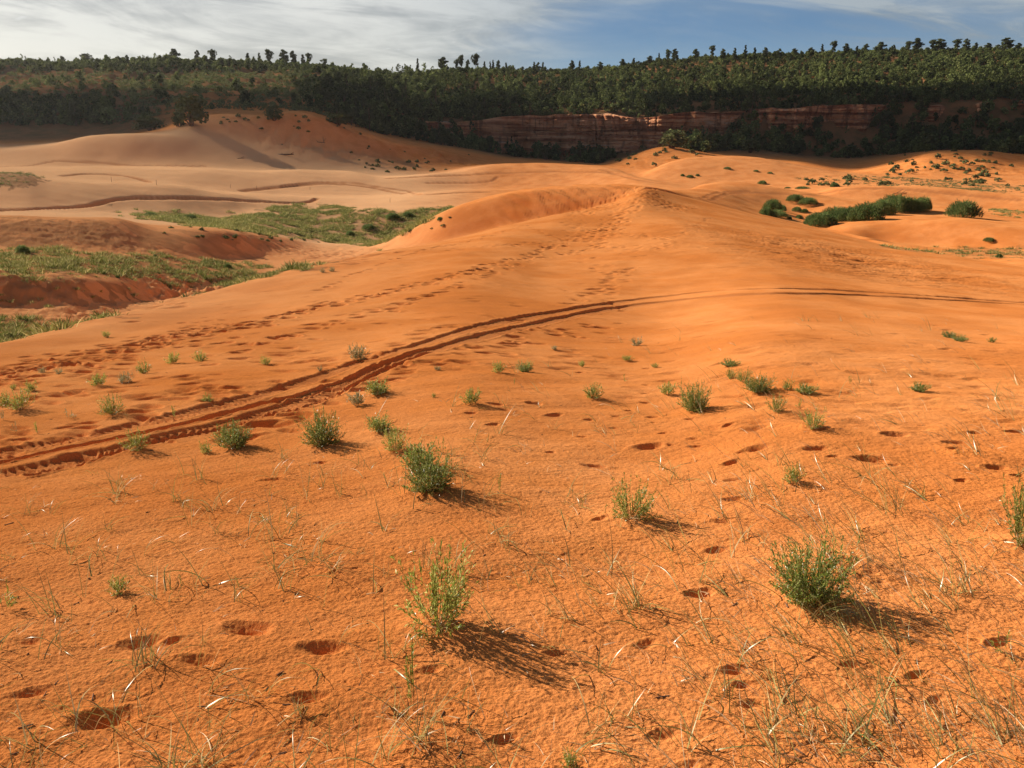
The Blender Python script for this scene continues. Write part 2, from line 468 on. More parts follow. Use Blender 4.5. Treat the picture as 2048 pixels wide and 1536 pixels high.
# hill: gullies and hummocks
hillw = smooth(ys_, 270, 360) * (1 - 0.8 * smooth(ys_, 400, 465))
Zg[iN:iE] += (hillw * (2.4 * fbm(xs/46, ys_/60, 4, 81) + 1.0 * np.abs(fbm(xs/15, ys_/22, 3, 83)))).astype(np.float32)
leftw = smooth(-xs, 40, 110) * smooth(ys_, 262, 300) * (1 - smooth(ys_, 400, 460))
Zg[iN:iE] += (leftw * 2.2 * (0.5 - np.abs(fbm(xs/21, ys_/21, 3, 85)))).astype(np.float32)
# knolls with rough, broken ground: right-hand mound, dark hummock on the left, spill below the sandy ramp
gx = X32[:iE]; gy = Y32[:iE]
def rough(px, py, rx, ry, amp, sc, seed):
    x0, y0, _ = ground_at([px], [py])
    i0, i1 = np.searchsorted(rows, [y0[0] - 2*ry, y0[0] + 2*ry])
    xx, yy2 = X32[i0:i1], Y32[i0:i1]
    w = np.exp(-(((xx - x0[0])/rx)**2 + ((yy2 - y0[0])/ry)**2) * 1.5)
    Zg[i0:i1] += (amp * w * fbm(xx/sc, yy2/sc, 5, seed, 0.6) * 0.6).astype(np.float32)
rough(1900, 330, 30, 16, 0.5, 7, 91); rough(620, 285, 24, 10, 0.7, 4, 92); rough(370, 590, 3, 3, 0.5, 0.9, 93)
rough(60, 575, 7, 4, 0.14, 0.8, 94); rough(1300, 330, 18, 14, 0.4, 5, 95); rough(900, 318, 22, 10, 0.8, 4, 96)
rough(1290, 320, 10, 6, 0.3, 3, 97); rough(500, 470, 14, 5, 0.07, 0.7, 98); rough(200, 470, 9, 5, 0.08, 0.7, 99); rough(90, 460, 9, 5, 0.07, 0.7, 89)


def stamp(x, y, ln, wd, ang, depth, rim=0.10):
    r = ln * 1.3
    i0, i1 = np.searchsorted(rows, [y - r, y + r])
    if i1 - i0 < 1:
        return
    j0, j1 = np.searchsorted(uc, [min((x - r)/(y - r + AP), (x - r)/(y + r + AP)), max((x + r)/(y - r + AP), (x + r)/(y + r + AP))])
    xx = X32[i0:i1, j0:j1] - x; yy2 = Y32[i0:i1, j0:j1] - y
    ca, sa = math.cos(ang), math.sin(ang)
    p = (xx*ca + yy2*sa) / (ln/2); q = (-xx*sa + yy2*ca) / (wd/2)
    d = np.sqrt(p*p + q*q) * (1 + 0.15 * gnoise((xx + 7*x)/(0.45*ln), (yy2 + 5*y)/(0.45*ln), int(abs(x*91)) % 997))
    Zg[i0:i1, j0:j1] += (-depth * (1 - smooth(d, -0.2, 1.35)) * (1 + 0.35 * p.clip(-1, 1)) + rim * depth * np.exp(-((d - 1.45)/0.35)**2) * (1 + q.clip(-1, 1))).astype(np.float32)


def prints(px, py, wpx=None, ang=None, depth=None, size=(0.26, 0.13)):
    x, y, _ = ground_at(px, py)
    for q in range(len(x)):
        if not np.isfinite(y[q]):
            continue
        s = rng.uniform(0.85, 1.15)
        ln = size[0] * s if wpx is None else max(0.07, wpx[q] / FPX * y[q] * 1.08)
        wd = ln * rng.uniform(0.36, 0.52)
        a_ = rng.uniform(-0.5, 0.5) if ang is None else ang + rng.uniform(-0.4, 0.4)
        stamp(x[q], y[q], ln, wd, a_, (depth or 0.05) * rng.uniform(0.7, 1.2) * min(1.0, ln/0.2 + 0.1))


# separate prints of the foreground: centre and length in picture pixels
FP = [(285,1286,88),(495,1258,100),(640,1296,92),(205,1440,125),(1400,1187,64),(1112,1308,50),(1467,1340,66),(1482,1370,44),(1830,1350,50),
      (2000,1284,70),(1433,1101,46),(1445,1043,40),(1466,999,36),(1468,960,38),(1463,926,42),(1512,898,54),(1630,898,52),(1666,913,26),(1742,919,62),
      (1788,930,22),(1792,870,52),(1646,863,30),(1912,886,42),(1912,902,36),(1938,888,24),(1990,935,44),(2036,951,30),(1922,961,30),(1952,866,26),
      (2030,864,44),(1297,893,58),(1188,932,44),(1107,831,36),(985,849,28),(941,826,24),(992,809,30),(1010,820,26),(1068,807,30),(1178,839,20),
      (1226,856,24),(1232,832,22),(1258,821,18),(1305,834,24),(1308,845,16),(1163,874,22),(1326,866,20),(1384,877,26),(1391,893,28),(1380,838,20),
      (1457,850,26),(1480,905,18),(137,935,54),(48,948,54),(255,904,30),(334,884,34),(40,880,40),(135,855,44),(110,878,50),(600,844,20),(1160,745,18),
      (1293,737,16),(1291,770,16),(1290,787,20),(1291,806,22),(1290,690,12),(1340,890,16),(500,855,34),(240,812,22),(330,800,18),(1100,905,18)]
FA = np.array(FP, float)
prints(FA[:, 0], FA[:, 1], wpx=FA[:, 2], ang=0.15, depth=0.050)
FAINT = [(395,1322,90),(610,1397,90),(60,1282,70),(340,1283,50),(1290,1290,60),(1870,1400,40),(1500,1410,60),(1330,1470,70),(540,960,40),(640,925,30),(1010,1480,70),
         (1700,1330,40),(60,1385,80),(1200,1040,40),(1380,1530,60),(860,1340,60)]
FA = np.array(FAINT, float)
prints(FA[:, 0], FA[:, 1], wpx=FA[:, 2], ang=0.3, depth=0.034)


def trail(pts, step_px, jx, jy, n_lanes=1, depth=0.05, size=(0.26, 0.13), keep=1.0):
    p = np.array(pts, float)
    s = np.concatenate([[0], np.cumsum(np.hypot(*np.diff(p, axis=0).T))])
    q = []
    for _ in range(n_lanes):
        t = 0
        while t < s[-1]:
            py = np.interp(t, s, p[:, 1])
            if rng.random() < keep:
                q.append((np.interp(t, s, p[:, 0]) + rng.normal(0, jx), py + rng.normal(0, jy)))
            t += step_px * max(0.35, (py - 330) / 330)
    q = np.array(q)
    d = np.diff(p, axis=0).mean(0)
    prints(q[:, 0], q[:, 1], ang=None, depth=depth, size=size)


trail([(0,752),(120,730),(240,705),(330,680),(450,655)], 22, 16, 11, 13, 0.065, (0.22, 0.11))
trail([(450,660),(560,635),(640,612),(760,590),(880,560),(1000,527),(1100,497),(1180,470),(1250,440)], 26, 8, 3, 3, 0.10, (0.29, 0.15))
trail([(480,700),(640,650),(740,625),(860,590),(980,548),(1060,520),(1200,490)], 34, 8, 3, 2, 0.075, (0.28, 0.14))
trail([(640,580),(700,553),(770,525),(850,500),(940,482),(1010,462),(1060,450)], 20, 2, 1.2, 1, 0.09, (0.29, 0.15))
trail([(900,500),(960,494),(1050,488),(1120,482),(1180,470)], 16, 3, 1.5, 2, 0.05, (0.30, 0.15))
trail([(1060,455),(1100,470),(1130,480)], 14, 3, 1.5, 1, 0.05, (0.30, 0.15))
trail([(1140,608),(1170,592),(1205,570),(1235,545),(1270,535)], 14, 4, 3, 2, 0.05, (0.32, 0.15))
trail([(1215,602),(1216,575),(1222,545)], 14, 6, 3, 2, 0.05, (0.32, 0.15))
trail([(1240,560),(1180,520),(1160,505)], 14, 20, 6, 2, 0.045, (0.30, 0.14))
trail([(1150,425),(1200,415),(1240,402),(1270,388),(1292,379)], 9, 14, 5, 12, 0.045, (0.30, 0.15))
trail([(1292,380),(1260,415),(1225,450),(1195,485)], 10, 14, 6, 8, 0.055, (0.34, 0.18))
trail([(1140,440),(1160,465),(1180,490)], 12, 14, 6, 4, 0.05, (0.32, 0.16))
trail([(1292,376),(1310,395),(1330,410),(1380,420)], 10, 9, 5, 6, 0.055, (0.34, 0.18))
trail([(1225,462),(1280,470),(1330,478),(1390,455),(1420,438)], 11, 5, 3, 2, 0.045, (0.3, 0.14))
trail([(1190,495),(1290,500),(1360,490)], 16, 16, 6, 3, 0.04, (0.3, 0.14))
trail([(0,790),(200,775),(400,735),(650,690),(800,660)], 60, 60, 26, 6, 0.04, (0.26, 0.12))
trail([(0,800),(300,790),(520,760),(700,720)], 60, 50, 12, 3, 0.05, (0.28, 0.13))
trail([(480,870),(600,828),(720,770),(800,740),(900,720),(1000,690),(1100,672),(1230,650)], 40, 26, 8, 4, 0.055, (0.26, 0.13))
trail([(0,900),(200,860),(400,815),(560,775),(700,730)], 90, 14, 18, 3, 0.05, (0.25, 0.12))
trail([(0,870),(160,850),(330,800),(430,790)], 90, 20, 14, 2, 0.05, (0.25, 0.12))
trail([(620,505),(660,510),(700,500),(740,495)], 12, 30, 9, 12, 0.10, (0.7, 0.4))
trail([(250,610),(330,595),(300,580)], 16, 30, 8, 8, 0.07, (0.45, 0.25))
trail([(500,480),(600,500),(680,510)], 14, 40, 8, 5, 0.07, (0.6, 0.3))
trail([(20,640),(120,640),(240,625)], 20, 40, 6, 5, 0.06, (0.4, 0.2))
prints(rng.uniform(1200, 2040, 120), rng.uniform(640, 860, 120), depth=0.02, size=(0.28, 0.10))
prints(rng.uniform(300, 1250, 160), rng.uniform(560, 740, 160), depth=0.022, size=(0.3, 0.10))


def rut(pts, width, depth, tread=0.0, shade_amt=0.0, row_max=None, berm=0.35, close=0.35):
    p = np.array(pts, float)
    t = np.arange(len(p)); tt = np.linspace(0, len(p) - 1, len(p) * 14)
    px = np.interp(tt, t, p[:, 0]); py = pchip(t, p[:, 1], tt)
    x, y, _ = ground_at(px, py)
    ok = np.isfinite(y); x, y = x[ok], y[ok]
    kk = np.ones(9) / 9
    if len(x) > 12:
        x = np.convolve(np.pad(x, 4, mode='edge'), kk, 'valid'); y = np.convolve(np.pad(y, 4, mode='edge'), kk, 'valid')
    seg = np.hypot(np.diff(x), np.diff(y))
    s0 = 0.0
    acc = {}
    W = width * 1.6
    for q in range(len(seg)):
        if seg[q] > 14 or seg[q] < 1e-4:
            s0 += seg[q]; continue
        ax, ay, bx, by = x[q], y[q], x[q+1], y[q+1]
        i0, i1 = np.searchsorted(rows, [min(ay, by) - W, max(ay, by) + W])
        if i1 <= i0: 
            s0 += seg[q]; continue
        lo_u = min(ax, bx) - W; hi_u = max(ax, bx) + W; y0, y1 = max(0.2, min(ay, by) - W), max(ay, by) + W
        j0, j1 = np.searchsorted(uc, [min(lo_u/(y0+AP), lo_u/(y1+AP)), max(hi_u/(y0+AP), hi_u/(y1+AP))])
        xx = X32[i0:i1, j0:j1]; yy2 = Y32[i0:i1, j0:j1]
        ex, ey = (bx-ax)/seg[q], (by-ay)/seg[q]
        al = (xx-ax)*ex + (yy2-ay)*ey; sd = -(xx-ax)*ey + (yy2-ay)*ex
        alc = np.clip(al, 0, seg[q])
        d = np.sqrt((al-alc)**2 + sd**2)
        m = d < W
        if m.any():
            ii, jj = np.nonzero(m)
            idx = (ii + i0) * NCOL + (jj + j0)
            acc.setdefault('i', []).append(idx); acc.setdefault('d', []).append(d[m]); acc.setdefault('s', []).append((s0 + alc)[m]); acc.setdefault('q', []).append(sd[m])
        s0 += seg[q]
    if not acc:
        return
    idx = np.concatenate(acc['i']); d = np.concatenate(acc['d']); s = np.concatenate(acc['s']); sd = np.concatenate(acc['q'])
    o = np.lexsort((d, idx)); idx, d, s, sd = idx[o], d[o], s[o], sd[o]
    first = np.concatenate([[True], idx[1:] != idx[:-1]])
    idx, d, s, sd = idx[first], d[first], s[first], sd[first]
    r = d / (width / 2)
    wob = 1 + 0.25 * gnoise(s / (2.6 * width), s * 0 + 3.3, 5)
    dz = -depth * wob * (1 - smooth(r, 0.72 if tread else 0.1, 1.12 if tread else 1.3)) + berm * depth * np.exp(-((r - 1.28) / 0.22) ** 2) * (0.7 + 0.5 * gnoise(s / (0.7 * width), sd / (0.5 * width), 6))
    if tread:
        tfade = 1 - smooth(Y32.reshape(-1)[idx], 7, 13)
        ph = (s / 0.062 + np.abs(sd) * 5.0 + 0.35 * gnoise(s / 0.4, sd / 0.3, 9))
        dz += tread * tfade * (0.15 + 1.0 * np.sin(ph * 6.2832)) * (1 - smooth(r, 0.80, 1.05)) * (0.6 + 0.6 * gnoise(s / 0.25, sd / 0.1, 8))
    Zg.reshape(-1)[idx] += dz.astype(np.float32)
    tf = track_shade.reshape(-1)
    tf[idx] = np.maximum(tf[idx], shade_amt * (1 - smooth(r, 0.7, 1.3)))


UP = [(-160,932),(-60,916),(0,906),(60,893),(130,879),(239,858),(355,831),(478,800),(581,773),(650,749),(700,730),(752,713),(855,684),(958,653),(1060,633),(1163,616),(1265,600),(1350,590),(1450,580.5),
      (1520,578),(1587,577.5),(1690,581.5),(1792,587.5),(1929,597),(2048,605.5),(2150,612)]
LO = [(-160,975),(-60,961),(0,950),(103,930),(205,906),(308,879),(444,851),(547,821),(640,790),(700,766),(787,725),(855,703),(940,679),(1009,662),(1094,643),(1180,625),(1265,611),(1350,600.5),(1450,591.5),
      (1553,587.2),(1656,588.2),(1758,592.5),(1861,598),(1963,604),(2048,609.5),(2150,617)]
rut(UP, 0.27, 0.032, berm=0.30, tread=0.017, shade_amt=0.50)
rut(LO, 0.27, 0.032, berm=0.30, tread=0.017, shade_amt=0.50)
MID = [(-60,936),(0,925),(130,898),(240,876),(360,850),(500,815),(620,785),(700,757),(790,722),(860,697)]
rut(MID, 0.10, 0.035, tread=0.006, shade_amt=0.3)
rut([(60,950),(205,915),(330,880),(450,858),(560,826),(650,800),(760,745),(870,704)], 0.12, 0.03, tread=0.006, shade_amt=0.3)
# little sand mounds caught by the larger plants, trailing off down-wind
for px, py, wp in ((226,829,48),(272,899,50),(467,895,62),(645,889,68),(754,787,46),(758,861,46),(790,899,60),(838,934,66),(858,979,90),(942,807,36),(1187,795,34),(1388,821,52),(1516,783,50),
                   (1611,787,36),(1624,857,54),(1552,823,36),(1262,1036,92),(2040,1090,90),(876,1257,125),(1618,1204,125),(840,1480,110),(1670,1130,130),(400,1535,110),(43,819,50),(1585,965,36),(660,1140,60),(1920,905,60)):
    x, y, _ = ground_at([px], [py]); x, y = x[0], y[0]; r = wp / FPX * y * 0.62
    i0, i1 = np.searchsorted(rows, [y - 5*r, y + 4*r])
    dx_, dy_ = X32[i0:i1] - x, Y32[i0:i1] - y
    al = dx_ * 0.85 - dy_ * 0.5; ac = dx_ * 0.5 + dy_ * 0.85
    al = np.where(al > 0, al / 2.0, al)
    Zg[i0:i1] += (0.24 * r * np.exp(-(al*al + ac*ac) / (r*r)) * (1 + 0.3 * gnoise(dx_/(0.3*r) + px, dy_/(0.3*r), 12))).astype(np.float32)
# wheel tracks on the far dunes
for pts, w_, dp in (
    ([(0,419),(75,417),(150,414.5),(180,411),(210,403),(240,398),(280,396),(330,396),(430,398),(520,403),(590,406),(620,404),(636,396)], 0.9, 0.20),
    ([(0,422),(75,420),(155,417),(186,414),(216,406),(246,400),(284,398),(330,398),(430,400),(520,405),(596,408),(630,404)], 0.7, 0.18),
    ([(480,382),(540,376),(600,370),(650,367),(700,369),(760,378),(800,386),(850,389),(900,386),(985,384)], 1.5, 0.24),
    ([(560,375),(640,364),(700,365),(760,374),(850,386)], 1.0, 0.13),
    ([(120,352),(170,348),(240,350),(280,358),(305,366)], 1.2, 0.24),
    ([(0,333),(60,331),(110,322),(180,324),(260,331),(420,332)], 0.9, 0.12),
    ([(770,357),(850,353),(930,350),(1000,346),(1100,343),(1200,344),(1260,352)], 1.2, 0.16),
    ([(850,366),(930,366),(985,362),(996,354)], 1.0, 0.14),
    ([(1200,338),(1240,350),(1290,362),(1330,368)], 1.4, 0.16),
    ([(1420,402),(1440,392),(1460,387),(1500,385),(1570,388),(1640,391)], 0.7, 0.03),
    ([(1400,398),(1425,388),(1445,384),(1500,382)], 0.7, 0.03),
    ([(1640,387),(1700,377),(1780,376),(1870,384),(1960,392),(2048,400)], 1.0, 0.12),
    ([(1500,312),(1560,324),(1640,338),(1700,346)], 1.0, 0.10)):
    rut(pts, w_, dp, shade_amt=0.65, berm=0.12)

# colour fields: soil = dark stony / rooty ground, pale = haze and sun glare painted into the left and far sand
soil = np.zeros((NR, NCOL), np.float32)
hz = smooth(Y32, 262, 320)
soil += np.maximum(hz * 0.85, 0.8 * smooth(Y32, 214, 238) * smooth(-X32 / (Y32 + AP), 0.36, 0.42))
def soil_patch(poly, amt, sc, seed):
    P = world_mask(poly)
    i0, i1 = np.searchsorted(rows, [np.nanmin(P[:, 1]) - 1, np.nanmax(P[:, 1]) + 1])
    xx, yy2 = X32[i0:i1], Y32[i0:i1]
    wx = xx + sc * 1.2 * fbm(xx/sc, yy2/sc, 3, seed); wy = yy2 + sc * 0.8 * fbm(xx/sc, yy2/sc, 3, seed + 5)
    m = inside(P, wx, wy)
    soil[i0:i1] = np.maximum(soil[i0:i1], amt * m * (0.75 + 0.4*fbm(xx/(sc*0.4), yy2/(sc*0.4), 2, seed+9)))
PATCH_A = [(-40,505),(60,500),(150,503),(240,507),(300,515),(400,520),(520,525),(640,532),(600,545),(520,560),(430,570),(330,568),(230,556),(120,548),(-40,548)]
PATCH_A2 = [(-60,628),(40,628),(110,638),(190,640),(120,660),(40,676),(-60,700)]
PATCH_B = [(236,424),(300,422),(400,432),(440,438),(500,424),(560,414),(640,408),(700,414),(760,424),(830,418),(905,412),(870,440),(820,462),(770,484),(700,487),(640,478),(560,468),(440,458),(380,450),(300,440)]
PATCH_R = [(1780,497),(1900,494),(2060,494),(2060,522),(1950,514),(1860,507)]
PATCH_R2 = [(1985,420),(2060,412),(2060,440),(1990,430)]
soil_patch(PATCH_A, 0.5, 1.6, 101); soil_patch(PATCH_A2, 0.5, 1.2, 102); soil_patch(PATCH_B, 0.55, 3.0, 103)
soil_patch(PATCH_R, 0.45, 2.0, 104)
soil_patch([(-40,346),(60,347),(90,362),(50,376),(-40,378)], 0.75, 1.0, 108)
soil_patch([(-40,438),(150,442),(300,458),(450,466),(600,490),(500,516),(300,503),(-40,497)], 0.42, 2.0, 111)
soil_patch([(-40,555),(150,560),(280,575),(250,600),(130,612),(-40,616)], 0.62, 1.5, 106)
pale = smooth(-X32 - 0.10 * Y32, -12, 20) * smooth(Y32, 56, 95) * 0.95 + 0.40 * smooth(-X32, 1, 12) * smooth(Y32, 7, 20) + smooth(Y32, 60, 150) * 0.15
pale *= 1 - 0.95 * smooth(Y32, 180, 226)  # painted paleness held back on the shaded ramp to keep it darker
pale = np.clip(pale, 0, 1).astype(np.float32)

# ------------------------------------------------------------------ one sheet of ground out to the horizon
def np_mesh(name, co, quads=None, tris=None, attrs=None, smooth_shade=True):
    me = bpy.data.meshes.new(name)
    nv = len(co)
    me.vertices.add(nv)
    me.vertices.foreach_set('co', np.ascontiguousarray(co, np.float32).ravel())
    nq = 0 if quads is None else len(quads); nt3 = 0 if tris is None else len(tris)
    li = []
    if nq: li.append(np.asarray(quads, np.int32).ravel())
    if nt3: li.append(np.asarray(tris, np.int32).ravel())
    li = np.concatenate(li)
    me.loops.add(len(li)); me.loops.foreach_set('vertex_index', li)
    me.polygons.add(nq + nt3)
    st = np.concatenate([np.arange(nq) * 4, nq * 4 + np.arange(nt3) * 3]).astype(np.int32)
    me.polygons.foreach_set('loop_start', st)
    me.polygons.foreach_set('use_smooth', np.full(nq + nt3, smooth_shade))
    for k, v in (attrs or {}).items():
        at = me.attributes.new(k, 'FLOAT', 'POINT')
        at.data.foreach_set('value', np.ascontiguousarray(v, np.float32).ravel())
    me.update(calc_edges=True)
    return me


def add_obj(name, me, mat=None, parent=None, loc=(0, 0, 0), rotz=0.0, scale=(1, 1, 1)):
    o = bpy.data.objects.new(name, me)
    scene.collection.objects.link(o)
    if mat is not None and me is not None and not me.materials:
        me.materials.append(mat)
    o.parent = parent
    o.location = loc
    o.rotation_euler = (0, 0, rotz)
    o.scale = scale
    return o


def tag(o, label=None, cat=None, group=None, kind=None):
    for k, v in (('label', label), ('category', cat), ('group', group), ('kind', kind)):
        if v:
            o[k] = v
    return o


def new_mat(name):
    m = bpy.data.materials.new(name); m.use_nodes = True
    t = m.node_tree; t.nodes.clear()
    return m, t


sand, t = new_mat("sand")
tcn = N(t, 'ShaderNodeTexCoord'); P = tcn.outputs['Object']
def attr(tree, name):
    n = tree.nodes.new('ShaderNodeAttribute'); n.attribute_name = name
    return n.outputs['Fac']
n_big = noise(t, P, 0.35, 5, 0.6)
n_mid = noise(t, P, 3.0, 4, 0.6)
n_gr = noise(t, P, 120.0, 3, 0.75)
n_far = noise(t, P, 24.0, 3, 0.7)
c = mixc(t, maprange(t, n_big, 0.36, 0.62), (0.53, 0.175, 0.045), (0.64, 0.245, 0.076))
c = mixc(t, mth(t, 'MULTIPLY', maprange(t, n_mid, 0.35, 0.75), 0.5), c, (0.57, 0.190, 0.043))
c = mixc(t, mth(t, 'MULTIPLY', attr(t, 'pale'), 0.85), c, (0.74, 0.425, 0.215))  # haze and glare mixed into the sand colour
c = mixc(t, mth(t, 'MULTIPLY', attr(t, 'track_shade'), 0.9), c, (0.38, 0.14, 0.05))  # groove shade of the tracks mixed into the sand colour
soiln = noise(t, P, 0.22, 6, 0.65)
sc_ = mixc(t, maprange(t, soiln, 0.42, 0.62), (0.19, 0.100, 0.050), (0.10, 0.080, 0.04))
c = mixc(t, attr(t, 'soil'), c, sc_)
grain = maprange(t, n_gr, 0.30, 0.72, 0.70, 1.26, False)
c = mixc(t, 1.0, c, comb(t, grain, grain, grain), 'MULTIPLY')
b1 = N(t, 'ShaderNodeBump'); b1.inputs['Strength'].default_value = 0.85; b1.inputs['Distance'].default_value = 0.006
L(t, n_gr, b1.inputs['Height'])
b2 = N(t, 'ShaderNodeBump'); b2.inputs['Strength'].default_value = 0.5; b2.inputs['Distance'].default_value = 0.012
L(t, n_far, b2.inputs['Height']); L(t, b1.outputs[0], b2.inputs['Normal'])
df = N(t, 'ShaderNodeBsdfDiffuse'); df.inputs['Roughness'].default_value = 0.6
L(t, c, df.inputs['Color']); L(t, b2.outputs[0], df.inputs['Normal'])
o_ = N(t, 'ShaderNodeOutputMaterial'); L(t, df.outputs[0], o_.inputs[0])

vi = np.arange(NR * NCOL, dtype=np.int32).reshape(NR, NCOL)
quads = np.stack([vi[:-1, :-1], vi[:-1, 1:], vi[1:, 1:], vi[1:, :-1]], -1).reshape(-1, 4)
me = np_mesh("sand_ground", np.stack([Xg, Yg, Zg], -1).reshape(-1, 3), quads, attrs={'track_shade': track_shade, 'soil': soil, 'pale': pale})
ground = add_obj("ground", me, sand)
tag(ground, "rolling orange sand dunes with footprints and wheel tracks", None, None, 'structure')
print('GRID', NR, NCOL)
# ------------------------------------------------------------------ plant building blocks
def ribbons(base, head, e0, e1, length, width, K=4, dh=0.0, prof='blade', twist=None):
    """n curved ribbons of K segments: heading, start and end elevation angle, length, width. Returns verts, quads"""
    n = len(base)
    tk = np.linspace(0, 1, K + 1)
    if prof == 'blade':
        w = np.maximum(1 - tk ** 1.6, 0.06)
    elif prof == 'leaf':
        w = np.array({2: [0.25, 1, 0.08], 3: [0.25, 1, 0.8, 0.08]}[K])
    elif prof == 'stem':
        w = 1 - 0.75 * tk
    pts = np.zeros((n, K + 1, 3)); pts[:, 0] = base
    head = np.broadcast_to(head, n); dh = np.broadcast_to(dh, n)
    for k in range(K):
        tm = (k + 0.5) / K
        e = e0 + (e1 - e0) * tm; h = head + dh * tm
        st = np.stack([np.cos(e) * np.sin(h), np.cos(e) * np.cos(h), np.sin(e)], -1) * (length / K)[:, None]
        pts[:, k + 1] = pts[:, k] + st
    tw = rng.uniform(0, np.pi, n) if twist is None else np.broadcast_to(twist, n)
    side = np.stack([np.cos(head) * np.cos(tw), -np.sin(head) * np.cos(tw), np.sin(tw)], -1)
    off = side[:, None, :] * (w[None, :, None] * np.broadcast_to(width, n)[:, None, None] * 0.5)
    v = np.stack([pts - off, pts + off], 2).reshape(-1, 3)
    b = (np.arange(n) * (K + 1) * 2)[:, None] + (np.arange(K) * 2)[None, :]
    q = np.stack([b, b + 1, b + 3, b + 2], -1).reshape(-1, 4)
    return v, q, pts


def merge(parts):
    V, Q, o = [], [], 0
    for v, q in parts:
        V.append(v); Q.append(q + o); o += len(v)
    return np.concatenate(V), np.concatenate(Q)


def repeat(templates, which, pos, rot, scl, sclz=None, per=None):
    """many turned, scaled copies of templates merged in one vertex / face list"""
    V, Q, o, A = [], [], 0, []
    sclz = scl if sclz is None else sclz
    for k, (tv, tq) in enumerate(templates):
        m = np.nonzero(which == k)[0]
        if len(m) == 0:
            continue
        c, s = np.cos(rot[m])[:, None], np.sin(rot[m])[:, None]
        x = (tv[None, :, 0] * c - tv[None, :, 1] * s) * scl[m][:, None] + pos[m, 0][:, None]
        y = (tv[None, :, 0] * s + tv[None, :, 1] * c) * scl[m][:, None] + pos[m, 1][:, None]
        z = tv[None, :, 2] * sclz[m][:, None] + pos[m, 2][:, None]
        V.append(np.stack([x, y, z], -1).reshape(-1, 3))
        Q.append((tq[None] + (np.arange(len(m)) * len(tv))[:, None, None]).reshape(-1, 4) + o)
        o += len(m) * len(tv)
        if per is not None:
            A.append(np.repeat(per[m], len(tv)))
    if per is not None:
        return np.concatenate(V), np.concatenate(Q), np.concatenate(A)
    return np.concatenate(V), np.concatenate(Q)


def foliage_mat(name, c1, c2, c3=None, scale=30.0, trans=0.35, rnd=0.25, gloss=0.0, kinds=0.0):
    m, t = new_mat(name)
    tcn = N(t, 'ShaderNodeTexCoord')
    oi = N(t, 'ShaderNodeObjectInfo')
    geo = N(t, 'ShaderNodeNewGeometry')
    n1 = noise(t, tcn.outputs['Object'], scale, 3, 0.6)
    c = mixc(t, maprange(t, n1, 0.35, 0.65), c1, c2)
    if c3:
        c = mixc(t, maprange(t, geo.outputs['Random Per Island'], 0.62, 0.95), c, c3)
    v = mth(t, 'ADD', mth(t, 'MULTIPLY', geo.outputs['Random Per Island'], 0.5), mth(t, 'MULTIPLY', oi.outputs['Random'], 0.5))
    g = maprange(t, v, 0, 1, 1 - rnd, 1 + rnd, False)
    c = mixc(t, 1.0, c, comb(t, g, g, g), 'MULTIPLY')
    if kinds:
        an = N(t, 'ShaderNodeAttribute', attribute_name='tv')
        g2 = maprange(t, an.outputs['Fac'], -0.4, 1.0, 1 - kinds, 1 + 1.6 * kinds, False)
        c = mixc(t, 1.0, c, comb(t, g2, g2, mth(t, 'MULTIPLY', g2, 0.9)), 'MULTIPLY')
    d = N(t, 'ShaderNodeBsdfDiffuse'); L(t, c, d.inputs['Color'])
    tr_ = N(t, 'ShaderNodeBsdfTranslucent'); L(t, c, tr_.inputs['Color'])
    mx = N(t, 'ShaderNodeMixShader'); mx.inputs[0].default_value = trans
    L(t, d.outputs[0], mx.inputs[1]); L(t, tr_.outputs[0], mx.inputs[2])
    out = mx.outputs[0]
    if gloss:
        gl = N(t, 'ShaderNodeBsdfGlossy'); gl.inputs['Roughness'].default_value = 0.35
        m2 = N(t, 'ShaderNodeMixShader'); m2.inputs[0].default_value = gloss
        L(t, out, m2.inputs[1]); L(t, gl.outputs[0], m2.inputs[2]); out = m2.outputs[0]
    o = N(t, 'ShaderNodeOutputMaterial'); L(t, out, o.inputs[0])
    return m


M_leaf = foliage_mat("leaf_green", (0.17, 0.21, 0.035), (0.23, 0.26, 0.045), (0.42, 0.40, 0.14), 25, 0.45, 0.35, 0.03)
M_leafd = foliage_mat("leaf_dark_green", (0.12, 0.165, 0.028), (0.17, 0.21, 0.036), (0.34, 0.34, 0.14), 25, 0.45, 0.35, 0.03)
M_leafp = foliage_mat("leaf_pale", (0.19, 0.20, 0.08), (0.26, 0.25, 0.11), (0.48, 0.42, 0.26), 25, 0.3, 0.3, 0.04)
M_stem = foliage_mat("stem_olive", (0.16, 0.13, 0.05), (0.22, 0.16, 0.06), None, 60, 0.0, 0.3)
M_blade = foliage_mat("grass_green", (0.20, 0.20, 0.052), (0.30, 0.26, 0.085), (0.45, 0.33, 0.15), 8, 0.25, 0.3, 0.05)
M_straw = foliage_mat("grass_straw", (0.50, 0.36, 0.19), (0.42, 0.28, 0.13), (0.62, 0.50, 0.32), 8, 0.3, 0.25, 0.03)
M_turf = foliage_mat("meadow_green", (0.105, 0.125, 0.030), (0.185, 0.185, 0.052), (0.40, 0.34, 0.15), 0.35, 0.35, 0.4)
M_tree = foliage_mat("needle_green", (0.046, 0.062, 0.024), (0.085, 0.100, 0.036), (0.12, 0.125, 0.052), 0.05, 0.30, 0.5, 0.0, 0.55)
M_treed = foliage_mat("needle_dark", (0.060, 0.070, 0.030), (0.085, 0.095, 0.040), None, 0.4, 0.15, 0.35)
M_scrub = foliage_mat("scrub_olive", (0.095, 0.115, 0.045), (0.150, 0.160, 0.060), (0.20, 0.20, 0.09), 0.2, 0.25, 0.4)
M_willow = foliage_mat("willow_green", (0.075, 0.125, 0.035), (0.120, 0.165, 0.050), (0.20, 0.22, 0.09), 0.8, 0.35, 0.35)
